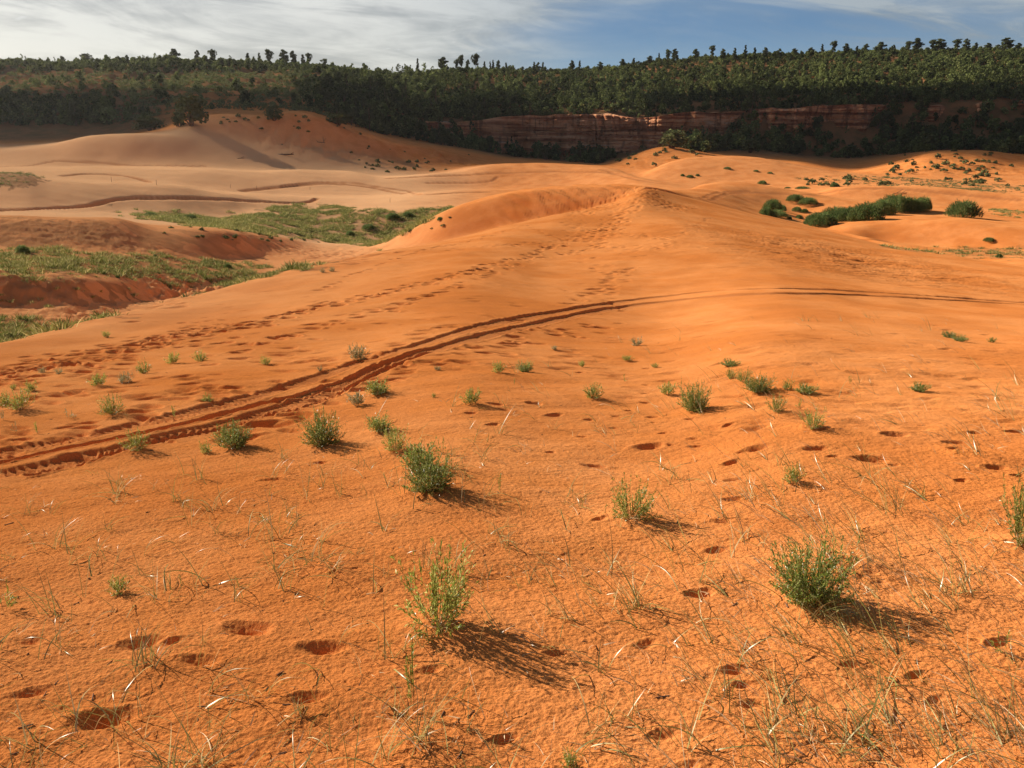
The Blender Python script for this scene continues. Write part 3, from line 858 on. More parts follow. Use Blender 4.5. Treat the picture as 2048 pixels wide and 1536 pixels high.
M_bark = foliage_mat("bark", (0.10, 0.065, 0.045), (0.16, 0.10, 0.07), None, 3, 0.0, 0.2)
M_wood = foliage_mat("weathered_wood", (0.16, 0.10, 0.07), (0.10, 0.06, 0.04), None, 6, 0.0, 0.2)


def limb(p0, p1, r0, r1, seg=6):
    p0 = np.array(p0, float); p1 = np.array(p1, float)
    d = p1 - p0; d /= np.linalg.norm(d)
    a = np.cross(d, [0.31, 0.2, 0.93]); a /= np.linalg.norm(a); b = np.cross(d, a)
    th = np.arange(seg) * 2 * np.pi / seg
    ring = np.cos(th)[:, None] * a + np.sin(th)[:, None] * b
    v = np.concatenate([p0 + ring * r0, p1 + ring * r1])
    i = np.arange(seg); j = (i + 1) % seg
    return v, np.stack([i, j, j + seg, i + seg], -1)


def clump_cards(centres, radii, per, size, flat=0.6, up=0.0):
    """leaf-clump quads scattered near the surface of blobs"""
    n = len(centres) * per
    c = np.repeat(centres, per, 0); r = np.repeat(radii, per, 0)
    d = rng.normal(size=(n, 3)); d /= np.linalg.norm(d, axis=1)[:, None]
    p = c + d * r[:, None] * rng.uniform(0.45, 1.05, n)[:, None] * np.array([1, 1, flat])
    nrm = d + rng.normal(size=(n, 3)) * 0.7; nrm /= np.linalg.norm(nrm, axis=1)[:, None]
    t1 = np.cross(nrm, rng.normal(size=(n, 3))); t1 /= np.linalg.norm(t1, axis=1)[:, None]
    t2 = np.cross(nrm, t1)
    s = (size * rng.uniform(0.6, 1.4, n))[:, None]
    a = s * rng.uniform(0.5, 1.0, n)[:, None]; b = s * rng.uniform(0.35, 0.8, n)[:, None]
    v = np.stack([p - t1*a, p - t2*b*0.8, p + t1*a, p + t2*b], 1).reshape(-1, 3)
    q = np.arange(n * 4).reshape(-1, 4)
    return v, q


def pine_template(Hh=10.0, kind='pointed', n=15, per=18, size=0.50):
    cs, rs = [], []
    limbs = [limb((0, 0, -0.5), (0.1*rng.normal(), 0.1*rng.normal(), Hh * 0.97), 0.022*Hh, 0.006*Hh)]
    for k in range(n):
        f = (k + rng.uniform(0, 1)) / n
        if kind == 'pointed':
            z = Hh * (0.16 + 0.82 * f); rad = Hh * 0.20 * (1 - f) ** 0.75 + 0.12
        elif kind == 'round':
            z = Hh * (0.30 + 0.65 * f); rad = Hh * 0.23 * math.sqrt(max(0.05, 1 - (2*f - 0.9) ** 2 * 0.8))
        else:                                # 'flat': old umbrella-shaped pine
            z = Hh * (0.48 + 0.50 * f); rad = Hh * (0.15 + 0.20 * f) * rng.uniform(0.5, 1.1)
        a_ = rng.uniform(0, 6.283); rr = rad * rng.uniform(0.35, 0.95)
        c = (math.sin(a_) * rr, math.cos(a_) * rr, z)
        cs.append(c); rs.append(max(0.35, rad * rng.uniform(0.42, 0.7)))
        limbs.append(limb((0, 0, z * 0.9), c, 0.007*Hh, 0.003*Hh, 4))
    cs.append((0, 0, Hh * 0.97)); rs.append(Hh * (0.035 if kind == 'pointed' else 0.09))
    v, q = clump_cards(np.array(cs), np.array(rs), per, size)
    return (v, q), merge(limbs)


def juniper_template(Hh=4.0, W=4.2, n=16, per=16, size=0.42, low=0.02):
    cs, rs = [], []
    limbs = []
    for k in range(n):
        a_ = rng.uniform(0, 6.283); ee = rng.uniform(0.0, 1.0)
        rr = 0.36 * W * math.sqrt(1 - ee ** 2 * 0.9) * rng.uniform(0.4, 1.0)
        z = Hh * (low + 0.16 + 0.62 * ee)
        c = (math.sin(a_) * rr, math.cos(a_) * rr, z)
        cs.append(c); rs.append(W * rng.uniform(0.13, 0.21))
        if k % 3 == 0:
            limbs.append(limb((0.05*rng.normal(), 0.05*rng.normal(), -0.3), c, 0.03*Hh, 0.010*Hh, 5))
    v, q = clump_cards(np.array(cs), np.array(rs), per, size, 0.8)
    return (v, q), merge(limbs)

# ------------------------------------------------------------------ cliff band
def cliff_mesh(x0, x1, nx, nz):
    """rock face standing along the foot and head curves of the hill"""
    us = np.linspace(x0, x1, nx)
    kf, kh = len(KY) - 8, len(KY) - 7
    Yf = np.interp(us, uc, KY[kf]); Zf = np.interp(us, uc, KZ[kf]); Yh = np.interp(us, uc, KY[kh]); Zh = np.interp(us, uc, KZ[kh])
    tz = np.linspace(0, 1, nz)
    A = us[None, :] * np.ones((nz, 1)); Tz = tz[:, None] * np.ones((1, nx))
    xr_ = A * 340
    wav = 2.2 * fbm(xr_/38, Tz*0, 3, 208)
    Z = (Zf - 4.5)[None, :] + (Zh - Zf + 4.9)[None, :] * Tz + 0.8 * wav * Tz
    Y = (Yf - 3.0)[None, :] + (Yh - Yf)[None, :] * (0.45 + 0.22 * Tz)
    but = np.abs(fbm(xr_/17, Z/60, 3, 201, 0.55)) * 10.0 + 2.4 * fbm(xr_/36, Z/80, 2, 202)
    crack = -1.6 * smooth(gnoise(xr_/14, Z/30, 211), -0.1, 0.4) * np.exp(-(gnoise(xr_/4.2, Z/26, 203) / 0.10) ** 2)
    led = (Z - 1.0 + 0.5 * fbm(xr_/18, Z/9, 2, 207)) / 2.1
    fr = led - np.floor(led)
    hard = (_hash(np.floor(led).astype(np.int64), np.floor(led).astype(np.int64) * 0, 77) - 0.5)
    step = 1.5 * hard - 1.1 * smooth(fr, 0.78, 1.0) + 0.5 * fr
    rock = 0.7 * fbm(xr_/2.6, Z/1.6, 4, 205, 0.6)
    Y = Y - but - crack * 1.0 - step - rock + 9.0 * smooth(fbm(xr_/30, Tz*0 + 4.4, 2, 209) + 0.42, 0.12, 0.5) * smooth(A, 0.22, 0.27)
    Xc = A * (Y + AP)
    i = np.arange(nx * nz).reshape(nz, nx)
    q = np.stack([i[:-1, :-1], i[:-1, 1:], i[1:, 1:], i[1:, :-1]], -1).reshape(-1, 4)
    # a ledge from the top edge back into the slope
    topY = Yh + 5; topX = us * (topY + AP); topZ = height(topX, topY) - 1.2
    V = np.concatenate([np.stack([Xc, Y, Z], -1).reshape(-1, 3), np.stack([topX, topY, topZ], -1)])
    j = np.arange(nx - 1)
    q2 = np.stack([i[-1, :-1], i[-1, 1:], nx*nz + j + 1, nx*nz + j], -1)
    return np_mesh("cliff_rock", V, np.concatenate([q, q2]), smooth_shade=False)


rock, t = new_mat("red_sandstone")
tcn = N(t, 'ShaderNodeTexCoord'); P = tcn.outputs['Object']
sp_ = N(t, 'ShaderNodeSeparateXYZ'); L(t, P, sp_.inputs[0])
strat = noise(t, comb(t, mth(t, 'MULTIPLY', sp_.outputs[0], 0.03), mth(t, 'MULTIPLY', sp_.outputs[1], 0.03), mth(t, 'MULTIPLY', sp_.outputs[2], 0.75)), 1.0, 5, 0.6)
streak = noise(t, comb(t, mth(t, 'MULTIPLY', sp_.outputs[0], 0.45), mth(t, 'MULTIPLY', sp_.outputs[1], 0.2), mth(t, 'MULTIPLY', sp_.outputs[2], 0.06)), 1.0, 4, 0.6)
c = mixc(t, maprange(t, strat, 0.43, 0.56), (0.36, 0.14, 0.07), (0.68, 0.34, 0.18))
c = mixc(t, maprange(t, strat, 0.60, 0.70), c, (0.60, 0.42, 0.30))
c = mixc(t, mth(t, 'MULTIPLY', maprange(t, streak, 0.52, 0.66), 0.65), c, (0.13, 0.06, 0.035))
rn = noise(t, P, 1.3, 6, 0.65)
b1 = N(t, 'ShaderNodeBump'); b1.inputs['Strength'].default_value = 0.9; b1.inputs['Distance'].default_value = 0.9; L(t, rn, b1.inputs['Height'])
df = N(t, 'ShaderNodeBsdfDiffuse'); L(t, c, df.inputs['Color']); L(t, b1.outputs[0], df.inputs['Normal'])
o_ = N(t, 'ShaderNodeOutputMaterial'); L(t, df.outputs[0], o_.inputs[0])
cliff = add_obj("cliff", cliff_mesh(-0.10, 1.5, 1500, 90), rock)
tag(cliff, "long banded red sandstone cliff across the foot of the wooded hill", None, None, 'structure')

# ------------------------------------------------------------------ trees of the hill
JUN = [juniper_template(rng.uniform(3.2, 4.4), rng.uniform(3.8, 4.8)) for _ in range(5)]
PIN = [pine_template(9, 'pointed', 14, 15), pine_template(9, 'pointed', 11, 15), pine_template(9, 'round', 13, 16), pine_template(9, 'round', 10, 16)]
SCR = [juniper_template(1.3, 3.0, 9, 12, 0.22, 0.0) for _ in range(3)]
stuffT = [j[0] for j in JUN] + [p[0] for p in PIN] + [s_[0] for s_ in SCR]
NT = 42000
fy = np.sqrt(rng.uniform(262**2, 560**2, NT)); fu = rng.uniform(-0.74, 0.74, NT)
fx = fu * (fy + AP)
fz = height(fx, fy)
# picture row of the foot, for the zones
dzp = (fz - EYE); yc_ = (fy * SP + dzp * CP); zc_ = (fy * CP - dzp * SP)
fpx = 1024 + FPX * fx / zc_; fpy = 768 - FPX * yc_ / zc_
dens = np.full(NT, 0.80)
patch = fbm(fx/34, fy/34, 3, 301)
left = smooth(760 - fpx, 0, 200)
lowleft = left * smooth(fpy, 132, 150)
dens = dens * (1 - lowleft) + lowleft * (0.42 + 0.55 * smooth(patch, -0.2, 0.4))
dens = np.where((fpx < 225) & (fpy > 204), 0.9, dens)
dens *= np.where((fpx > 720) & (fy > 346), 0.85 + 0.3 * patch, 1)
# ground of the sandy ramp, right mound and its neighbours stays open
foot_y = np.interp(fpx, [-400, 0, 230, 260, 350, 400, 430, 640, 700, 760, 860, 960, 1040, 1200, 1240, 1290, 1330, 1400, 1500, 1700, 1820, 1880, 1960, 2060, 2500],
                   [282, 282, 272, 258, 258, 232, 222, 232, 250, 268, 286, 302, 315, 328, 312, 294, 290, 306, 300, 318, 306, 300, 300, 312, 315])
dens *= (fpy < foot_y)
# the rock face stays mostly bare: few trees between foot and head of the cliff
cl = (fpx > 900) & (fy > 318) & (fy < 349)
bare = np.where((fpx > 1020) & (fpx < 1450), 0.15, 1.1)
fyf = np.interp(fx / (fy + AP), uc, KY[len(KY) - 8]); fyh = np.interp(fx / (fy + AP), uc, KY[len(KY) - 7])
onrock = (fpx > 880) & (fy > fyf - 6) & (fy < fyh + 1)
dens *= np.where(onrock, bare * 0.4, 1)
keep = rng.random(NT) < dens
fx, fy, fz, fpx, fpy, patch, left, foot_y = (a[keep] for a in (fx, fy, fz, fpx, fpy, patch, left, foot_y))
nt_ = len(fx)
r_ = rng.random(nt_)
high = smooth(fpy, 150, 118)
which = rng.integers(0, 5, nt_)
pine_p = (0.10 + 0.08 * (fpx > 700)) * (fy < 455)
which = np.where(r_ < pine_p, rng.integers(5, 9, nt_), which)
scr_p = 0.955 * left * (fpy > 146) * ~((fpx < 225) & (fpy > 204))
which = np.where(rng.random(nt_) < scr_p, rng.integers(9, 12, nt_), which)
scl = np.minimum(rng.lognormal(-0.12, 0.25, nt_), 1.45)
scl *= np.where((which >= 5) & (which < 9), np.where(fpy < 152, 0.38, 0.60), 1.0)
scl *= np.where((which < 5) & (fy > 350), 0.80, 1.0)
scl *= np.where((fpx < 240) & (fpy > 200), 0.95, 1.0)
scl *= np.where((fpx > 1430) & (fy > 262) & (fy < 336), 1.08, 1.0)
scl *= np.where((fpx < 240) & (fpy < 200) & (fpy > 150), 0.8, 1.0)
scl *= 1 - 0.25 * smooth(fy, 430, 470)
scl *= np.where((fpx < 430) & (fy < 262), 0.8, 1.0)
scl *= np.where((rng.random(nt_) < 0.10) & (which >= 5) & (which < 9) & (fpy > 150), 1.45, 1.0)
# the nearest / largest ones become trees of their own, the rest one mass
size_px = scl * np.where(which < 5, 4.2, np.where(which < 9, 7.0, 2.0)) / fy
order = np.argsort(-(size_px * (fy < 345) + size_px * 0.4) * ((fpx > -8) & (fpx < 2056)) * rng.uniform(0.6, 1.3, nt_) * np.where(fpx < 240, 0.62, 1.0))
own = order[:200]
own = own[which[own] < 9]
mask = np.ones(nt_, bool); mask[own] = False
pos = np.stack([fx, fy, fz - 0.15], 1)
rt = rng.uniform(0, 6.283, nt_)
scr = mask & (which >= 9)
V, Q = repeat(stuffT, which[scr], pos[scr], rt[scr], scl[scr], scl[scr] * rng.uniform(0.7, 1.2, scr.sum()))
tag(add_obj('hillside_scrub', np_mesh('hillside_scrub', V, Q, smooth_shade=False), M_scrub), 'olive scrub spreading over the reddish slope at the left', 'scrub', None, 'stuff')
mask &= which < 9
V, Q, tva = repeat(stuffT, which[mask], pos[mask], rt[mask], scl[mask], scl[mask] * rng.uniform(0.85, 1.2, mask.sum()), per=(rng.random(mask.sum()) - 0.45 + 0.5 * smooth(patch[mask], -0.4, 0.6)))
wood = add_obj("woodland", np_mesh("woodland", V, Q, attrs={'tv': tva}, smooth_shade=False), M_tree)
tag(wood, "dense mass of small junipers and pines covering the hillside", "woodland", None, 'stuff')
print('WOOD', mask.sum(), len(Q))

tree_mesh = {}
def tree_meshes(key, tpl, leafm):
    if key not in tree_mesh:
        c = np_mesh("crown", *tpl[0], smooth_shade=False); c.materials.append(leafm)
        k_ = np_mesh("trunk", *tpl[1]); k_.materials.append(M_bark)
        tree_mesh[key] = (c, k_)
    return tree_mesh[key]


def tree(name, key, tpl, x, y, z, s, sz, rot, label, cat, group=None, leafm=None):
    cm, km = tree_meshes(key, tpl, leafm or M_treed)
    e = bpy.data.objects.new(name, None); scene.collection.objects.link(e)
    e.location = (x, y, z); e.rotation_euler = (0, 0, rot); e.scale = (s, s, sz); e.empty_display_size = 0.3
    add_obj("crown", cm, None, e); add_obj("trunk", km, None, e)
    tag(e, label, cat, group)
    return e


for q in own:
    k = int(which[q])
    low = fy[q] < 345
    sz_w = 'small' if scl[q] < 0.9 else ('middling' if scl[q] < 1.15 else 'large')
    kd_w = 'rounded juniper' if k < 5 else 'narrow upright pine'
    ZN = ((60, "in the grove cut by the left edge of the view"), (110, "in the left half of the shaded grove"), (160, "in the middle of the shaded grove"), (230, "in the right half of the shaded grove"),
          (330, "left of the large bushy juniper"), (560, "above the bright crest of the sandy ramp"), (760, "above the right shoulder of the sandy ramp"), (800, "in woods beside the upper ramp edge"), (840, "in woods beside the lower ramp edge"), (880, "in woods where the ramp narrows"), (920, "in woods just before the ramp tip"),
          (960, "in woods at the tip of the ramp"), (1050, "at the cliff foot under its left end"), (1130, "at the foot of the fractured cliff face"), (1210, "in the dark gully below the cliff"),
          (1300, "in the gully mouth left of the small mound"), (1400, "behind the crown of the small sandy mound"), (1480, "in woods just right of the small mound"), (1560, "in woods above the long smooth dune crest"),
          (1640, "in woods above the falling end of the long crest"), (1720, "in woods above the dip between crest and mound"), (1800, "in woods at the left shoulder of the dotted mound"),
          (1870, "behind the left side of the dotted mound top"), (1940, "behind the right side of the dotted mound top"), (2000, "in woods right of the dotted mound top"), (9999, "in woods at the right edge of the view"))
    zn = next(w for lim_, w in ZN if fpx[q] < lim_)
    row_w = 'front-row' if fpy[q] > foot_y[q] - 9 else ('second-row' if fpy[q] > foot_y[q] - 20 else 'back-row')
    lab_own = f"{sz_w} {row_w} {kd_w} {zn}"
    if fpx[q] < 300 and fpy[q] > 190:
        lab, grp = "dark tree in the shaded grove at the left edge of the hill foot", "trees of the shaded grove on the left"
    elif fpx[q] < 760:
        lab, grp = "dark tree on the scrubby slope above the sandy ramp", "trees above the sandy ramp"
    elif fpy[q] < 215 or fy[q] > 350:
        lab, grp = "dark tree among many on the wooded hillside above the cliff", "trees on the hillside above the cliff"
    else:
        lab, grp = "dark tree in the thick band of woods along the cliff foot", "trees along the foot of the cliff"
    nm = "juniper_tree" if k < 5 else "pine_tree"
    tree(nm, ('j' if k < 5 else 'p', k), (JUN + PIN)[k], fx[q], fy[q], fz[q] - 0.15, scl[q], scl[q] * rng.uniform(0.9, 1.15), rt[q], lab_own, "tree", "trees of the wooded hill foot")

# trees whose tops break the skyline: column, top row, crown width in picture pixels, shape, label
FL = [pine_template(10, 'flat', 16, 44, 0.60) for _ in range(2)]
PT = [pine_template(10, 'pointed', 24, 44, 0.55) for _ in range(3)]
RD = [pine_template(10, 'round', 20, 46, 0.60) for _ in range(3)]
SKY = [(124,113,10,'f',"thin bare-looking small tree alone on the far left skyline"),
 (171,108,20,'f',"umbrella-shaped pine standing alone on the left skyline"),
 (253,110,12,'p',"slim pointed pine alone on the skyline left of the big bushy pine"),
 (347,98,22,'r',"big bushy pine, tallest and broadest on the left skyline"),
 (394,101,12,'r',"narrow ragged pine just right of the big bushy skyline pine"),
 (407,111,9,'p',"small pine squeezed between two taller ragged skyline pines"),
 (424,100,17,'f',"leaning open-topped pine right of the narrow ragged skyline pine"),
 (495,106,13,'p',"pointed pine, first of the row of pines on the left-centre skyline"),
 (507,113,9,'p',"short pine, second in the row on the left-centre skyline"),
 (518,106,10,'p',"thin pointed pine, third in the row on the left-centre skyline"),
 (536,100,17,'f',"tall open pine with layered crown, fourth in the skyline row"),
 (565,100,20,'r',"wide dense pine, broadest of the left-centre skyline row"),
 (585,102,14,'r',"tall rounded pine right beside the broadest pine of the skyline row"),
 (605,109,12,'p',"pine with pointed top near the right end of the skyline row"),
 (617,107,13,'f',"open flat-topped pine close to the right end of the skyline row"),
 (648,118,12,'f',"low flat-topped pine just past the right end of the skyline row"),
 (727,127,14,'r',"low round tree where the skyline starts to dip"),
 (756,135,13,'r',"low round tree in the dip of the skyline"),
 (814,132,12,'f',"small open tree on the right lip of the skyline dip"),
 (835,117,8,'p',"thin spiky pine rising right of the skyline dip"),
 (887,115,22,'r',"broad twin-topped pine on the central skyline"),
 (913,120,10,'f',"small airy pine left of the pair on the central skyline"),
 (922,111,13,'f',"airy pine next to the tall central skyline pine"),
 (936,120,9,'r',"short pine just left of the tall central skyline pine"),
 (951,109,17,'f',"tallest layered pine on the central skyline"),
 (969,123,8,'p',"small pointed pine right of the tallest central pine"),
 (980,123,6,'p',"very thin pine in the trio right of the tallest central pine"),
 (986,120,7,'p',"slim pine, highest of the trio right of the tallest central pine"),
 (997,121,9,'r',"rounded pine at the end of the trio on the central skyline"),
 (1012,125,8,'p',"lone small pine right of the central skyline trio"),
 (1068,124,9,'p',None),(1077,125,9,'r',None),(1086,124,8,'p',None),(1144,121,11,'r',None),(1160,121,8,'p',None),(1200,124,13,'r',None),
 (1245,118,12,'r',None),(1268,116,10,'p',None),(1300,112,12,'r',None),(1318,106,7,'p',None),(1336,100,12,'f',None),(1351,98,13,'r',None),
 (1392,98,14,'r',None),(1425,92,13,'f',None),(1446,98,12,'r',None),(1470,96,11,'p',None),(1492,90,10,'p',None),(1510,95,9,'p',None),(1531,95,12,'r',None),
 (1560,98,12,'r',None),(1590,97,12,'r',None),(1623,95,13,'r',None),(1645,88,9,'p',None),(1669,83,14,'f',None),(1693,87,13,'r',None),(1715,92,10,'p',None),(1734,88,12,'r',None),
 (1763,84,20,'r',None),(1788,90,10,'r',None),(1818,83,13,'f',None),(1835,76,20,'r',"tall dense-crowned tree, highest on the right-hand skyline"),(1866,80,14,'f',None),
 (1880,78,24,'r',None),(1915,79,17,'f',None),(1934,78,14,'r',None),(1953,85,11,'p',None),(1977,86,14,'r',None),(1997,90,12,'r',None),
 (2016,76,24,'r',"broad pale-topped tree near the right end of the skyline"),(2038,86,13,'r',None),(28,118,14,'r',None),(60,117,14,'r',None),(96,117,12,'r',None),(210,116,14,'r',None),(300,117,14,'r',None),(460,116,12,'r',None)]
for q, (px, ty, wpx, sh, lab) in enumerate(SKY):
    u = (px - 1024) / FPX
    yy = 478 + rng.uniform(-12, 12)
    x = u * yy * 1.0
    z = float(height(x, yy))
    sx, sz = ray(px, ty)
    x = float(sx * yy); z = float(height(x, yy))
    ztop = EYE + float(sz) * yy
    hh = max(4.0, ztop - z + 0.6)
    wm = wpx / FPX * yy
    key = (sh, q % (2 if sh == 'f' else 3))
    tp = {'f': FL, 'p': PT, 'r': RD}[sh][key[1]]
    wn = {'f': 6.2, 'p': 3.9, 'r': 5.2}[sh]
    s = wm / wn * 1.05
    tree("pine_tree", key, tp, x, yy, z - 0.6, s, hh / 10.0, rng.uniform(0, 6.28),
         lab or ({'f': 'open-crowned', 'p': 'pointed', 'r': 'round-crowned'}[sh] + ' pine on the skyline ' + next(w for lim_, w in ((45, 'at the far left corner'), (80, 'left of the thin bare-looking tree'), (115, 'just left of the thin bare-looking tree'),
              (250, 'between the umbrella pine and the slim pointed pine'), (320, 'just left of the big bushy pine'), (480, 'just left of the left-centre row'), (1100, 'at the plain stretch right of the central trio'), (1150, 'where the right-hand hill begins'),
              (1180, 'at the foot of the right-hand rise'), (1230, 'low on the right-hand rise'), (1290, 'a third of the way up the rise'), (1325, 'halfway up the right-hand rise'), (1370, 'near the top of the rise'), (1410, 'right above the small sandy mound'),
              (1460, 'right of the small sandy mound'), (1500, 'above the long smooth crest, left part'), (1540, 'above the long smooth crest, middle'), (1600, 'above the long smooth crest, right part'), (1635, 'above the dip in the dunes'),
              (1680, 'left of the broad clump on the right hill'), (1725, 'above the long green thicket, left end'), (1780, 'above the long green thicket, middle'), (1826, 'above the long green thicket, right end'),
              (1872, 'left of the large round bush'), (1925, 'right above the large round bush'), (1965, 'right of the large round bush'), (2005, 'near the right edge'), (9999, 'at the right edge')) if px < lim_)), "tree",
         "trees along the skyline")

# big dark trees at the edge of the sandy ramp
BIGJ = [juniper_template(6.5, 7.0, 26, 34, 0.42, 0.02) for _ in range(2)]
for (px, py, wpx, hpx, Y, lab) in ((386, 271, 74, 56, 203, "large dark bushy juniper standing on the crest of the shaded dune"),
    (362, 268, 30, 30, 206, "small dark juniper touching the left side of the large bushy juniper"),
    (550, 247, 40, 28, 214, "dark round juniper on the lip of the sandy ramp"),
    (300, 252, 70, 26, 228, "low wide juniper left of the large bushy juniper on the shaded dune"),
    (675, 240, 60, 22, 222, "low spreading juniper at the top right edge of the sandy ramp"),
    (148, 222, 26, 44, 262, "upright pine rising out of the shaded grove at the left"),
    (75, 205, 22, 40, 275, "tall narrow tree standing above the shaded grove at far left"),
    (1345, 296, 70, 34, 255, "light green tree on top of the sandy mound below the cliff"),
    (1500, 300, 46, 26, 300, "grey-green tree standing in front of the woods below the cliff"),
    (1425, 300, 50, 28, 300, "pale round bush at the foot of the cliff left of the grey-green tree")):
    sx, sz = ray(px, py)
    x = float(sx) * Y; z = float(height(x, Y))
    lm = M_scrub if 'pale' in lab or 'light' in lab or 'grey' in lab else M_treed
    tpk = 0 if wpx > 45 else 1
    tree("juniper_tree", ('big', tpk, lm.name), BIGJ[tpk], x, Y, z - 0.3, wpx/FPX*Y/6.3, hpx/FPX*Y/5.6, rng.uniform(0, 6.28), lab, "tree", None, lm)
# ------------------------------------------------------------------ shrubs of the middle distance
def dome_template(W=3.0, Hh=1.7, n=2600, leaf=0.30, lw=0.05, wind=0.5):
    """rounded willow-like bush of upright leafy shoots"""
    ph = rng.uniform(0, 6.283, n); r = np.sqrt(rng.uniform(0, 1, n))
    lob = 1 + 0.16 * np.sin(3 * ph + 1.0) + 0.10 * np.sin(7 * ph)
    top = Hh * np.sqrt(np.clip(1 - r ** 2.2, 0.02, 1)) * (1 + 0.18 * gnoise(r * np.cos(ph) * 3.2, r * np.sin(ph) * 3.2, 401))
    z = top * rng.uniform(0.0, 1.0, n) ** 0.6 * 0.88
    base = np.stack([np.sin(ph) * r * lob * W/2, np.cos(ph) * r * lob * W/2, z], -1)
    v, q, _ = ribbons(base, ph + rng.normal(0, 0.7, n), rng.uniform(0.6, 1.5, n), rng.uniform(0.2, 1.2, n), leaf * rng.uniform(0.5, 1.3, n), lw, 2, 0, 'leaf')
    m = 26
    sv, sq, _ = ribbons(np.zeros((m, 3)), rng.uniform(0, 6.28, m), rng.uniform(0.5, 1.4, m), rng.uniform(0.8, 1.5, m), rng.uniform(0.5, 0.9, m) * Hh, 0.05, 4, 0, 'stem')
    return (v, q), (sv, sq)


def thing_of(name, meshes, x, y, z, s, sz, rot, label, cat, group=None):
    e = bpy.data.objects.new(name, None); scene.collection.objects.link(e)
    e.location = (x, y, z); e.rotation_euler = (0, 0, rot); e.scale = (s, s, sz); e.empty_display_size = 0.1
    for pn, me_ in meshes:
        add_obj(pn, me_, None, e)
    return tag(e, label, cat, group)


def mk(name, tpl, mat, sm_=False):
    m = np_mesh(name, *tpl, smooth_shade=sm_); m.materials.append(mat); return m


DOME = []
for q in range(4):
    a_, b_ = dome_template(3.0, [1.7, 1.6, 1.5, 1.25][q], [5200, 4600, 4200, 3000][q])
    DOME.append([("foliage", mk("foliage", a_, M_willow)), ("stems", mk("stems", b_, M_stem))])
for px, py, w_, h_, lab in (
    (1925,434,60,36,"large round green bush standing alone at the right, biggest single dome on the dunes"),
    (1640,452,62,30,"low front bush at the left end of the long green thicket"),
    (1668,443,56,32,"bush with feathery shoots, second from the left in the long green thicket"),
    (1700,441,56,30,"lower bush in the middle of the long green thicket, left of its widest clump"),
    (1733,440,62,38,"wide dense bush forming the middle of the long green thicket"),
    (1762,430,44,34,"bush joining the middle and right clumps of the long green thicket"),
    (1790,424,64,38,"tall bush that tops the long green thicket"),
    (1822,423,50,30,"trailing bush right of the tallest one in the long green thicket"),
    (1845,421,34,30,"pale small bush at the right end of the long green thicket"),
    (1545,420,34,24,"round green bush on the small sandy knoll behind the crest"),
    (1532,430,24,18,"low bush left of the round one on the small sandy knoll"),
    (1552,434,44,16,"flat spreading bush below the round one on the small sandy knoll"),
    (1563,422,20,14,"tiny bush touching the right of the round one on the small sandy knoll"),
    (1590,402,34,15,"dark oblong bush along the far edge of the knoll, left half of a pair"),
    (1616,408,34,15,"dark oblong bush along the far edge of the knoll, right half of a pair"),
    (1594,422,18,10,"little green bush, left one of two between the knoll and the thicket"),
    (1609,425,14,9,"little green bush, right one of two between the knoll and the thicket"),
    (1579,438,10,7,"tiny tuft-like bush in front of the two little bushes on the knoll"),
    (1598,437,14,9,"very small bush just above the left end of the long thicket"),
    (1669,374,18,9,"small dark bush in the dip behind the right-hand dunes"),
    (45,505,26,18,"upright grey-green shrub at the far left edge of the upper meadow"),
    (311,515,10,9,"small round dark shrub near the middle of the left meadow"),
    (455,536,16,12,"dark round shrub on the pale grass of the left meadow"),
    (1998,515,12,10,"small dark shrub in the grassy flat at the right edge"),
    (235,555,10,7,"little dark shrub at the lower edge of the left meadow"),
    (850,446,10,10,"small upright shrub on the left shoulder of the slip face"),
    (880,440,12,8,"low green shrub high on the left shoulder of the slip face"),
    (1978,482,20,9,"dark flat shrub on the shaded dune face at the right edge"),
    (700,470,16,10,"dark shrub near the lower edge of the far green flat"),
    (785,436,26,12,"dark shrub in the right part of the far green flat"),
    (737,458,24,12,"dark low shrub in the middle of the far green flat"),
    (815,432,20,10,"dark shrub close to the right tip of the far green flat"),
    (380,437,26,10,"low dark shrub on the left arm of the far green flat"),
    (300,432,24,9,"low dark shrub at the left tip of the far green flat"),
    (1700,430,10,6,"tiny tuft peeping over the middle of the long green thicket"),(1380,355,14,6,"middle one of three tiny shrubs on the left flank of the long crest"),
    (1395,352,8,5,"right one of three tiny shrubs on the left flank of the long crest"),(1365,352,8,5,"left one of three tiny shrubs on the left flank of the long crest"),
    (1455,338,14,5,"small flat shrub alone on the face of the long smooth crest"),(1525,368,16,8,"small dark shrub in the hollow behind the knoll of green bushes"),
    (1512,343,10,4,"left one of two specks of shrub on the falling end of the long crest"),(1540,347,10,4,"right one of two specks of shrub on the falling end of the long crest"),
    (1605,378,26,6,"long flat shrub lying in the hollow behind the oblong pair"),(1575,377,12,4,"little flat shrub left of the long flat one in the hollow")):
    x, y, z = (float(a[0]) for a in ground_at([px], [py]))
    if not math.isfinite(y): continue
    k = 3 if h_ < 0.42 * w_ else int(rng.integers(0, 3))
    D_ = y
    Hs = [1.7, 1.6, 1.5, 1.25][k]
    thing_of("dune_shrub", DOME[k], x, y, z - 0.05, w_/FPX*D_/3.1, h_/FPX*D_/Hs*0.95, rng.uniform(0, 6.28),
             lab or "small dark shrub dotted over the far right dunes", "shrub", None if lab else "small shrubs dotted over the far right dunes")

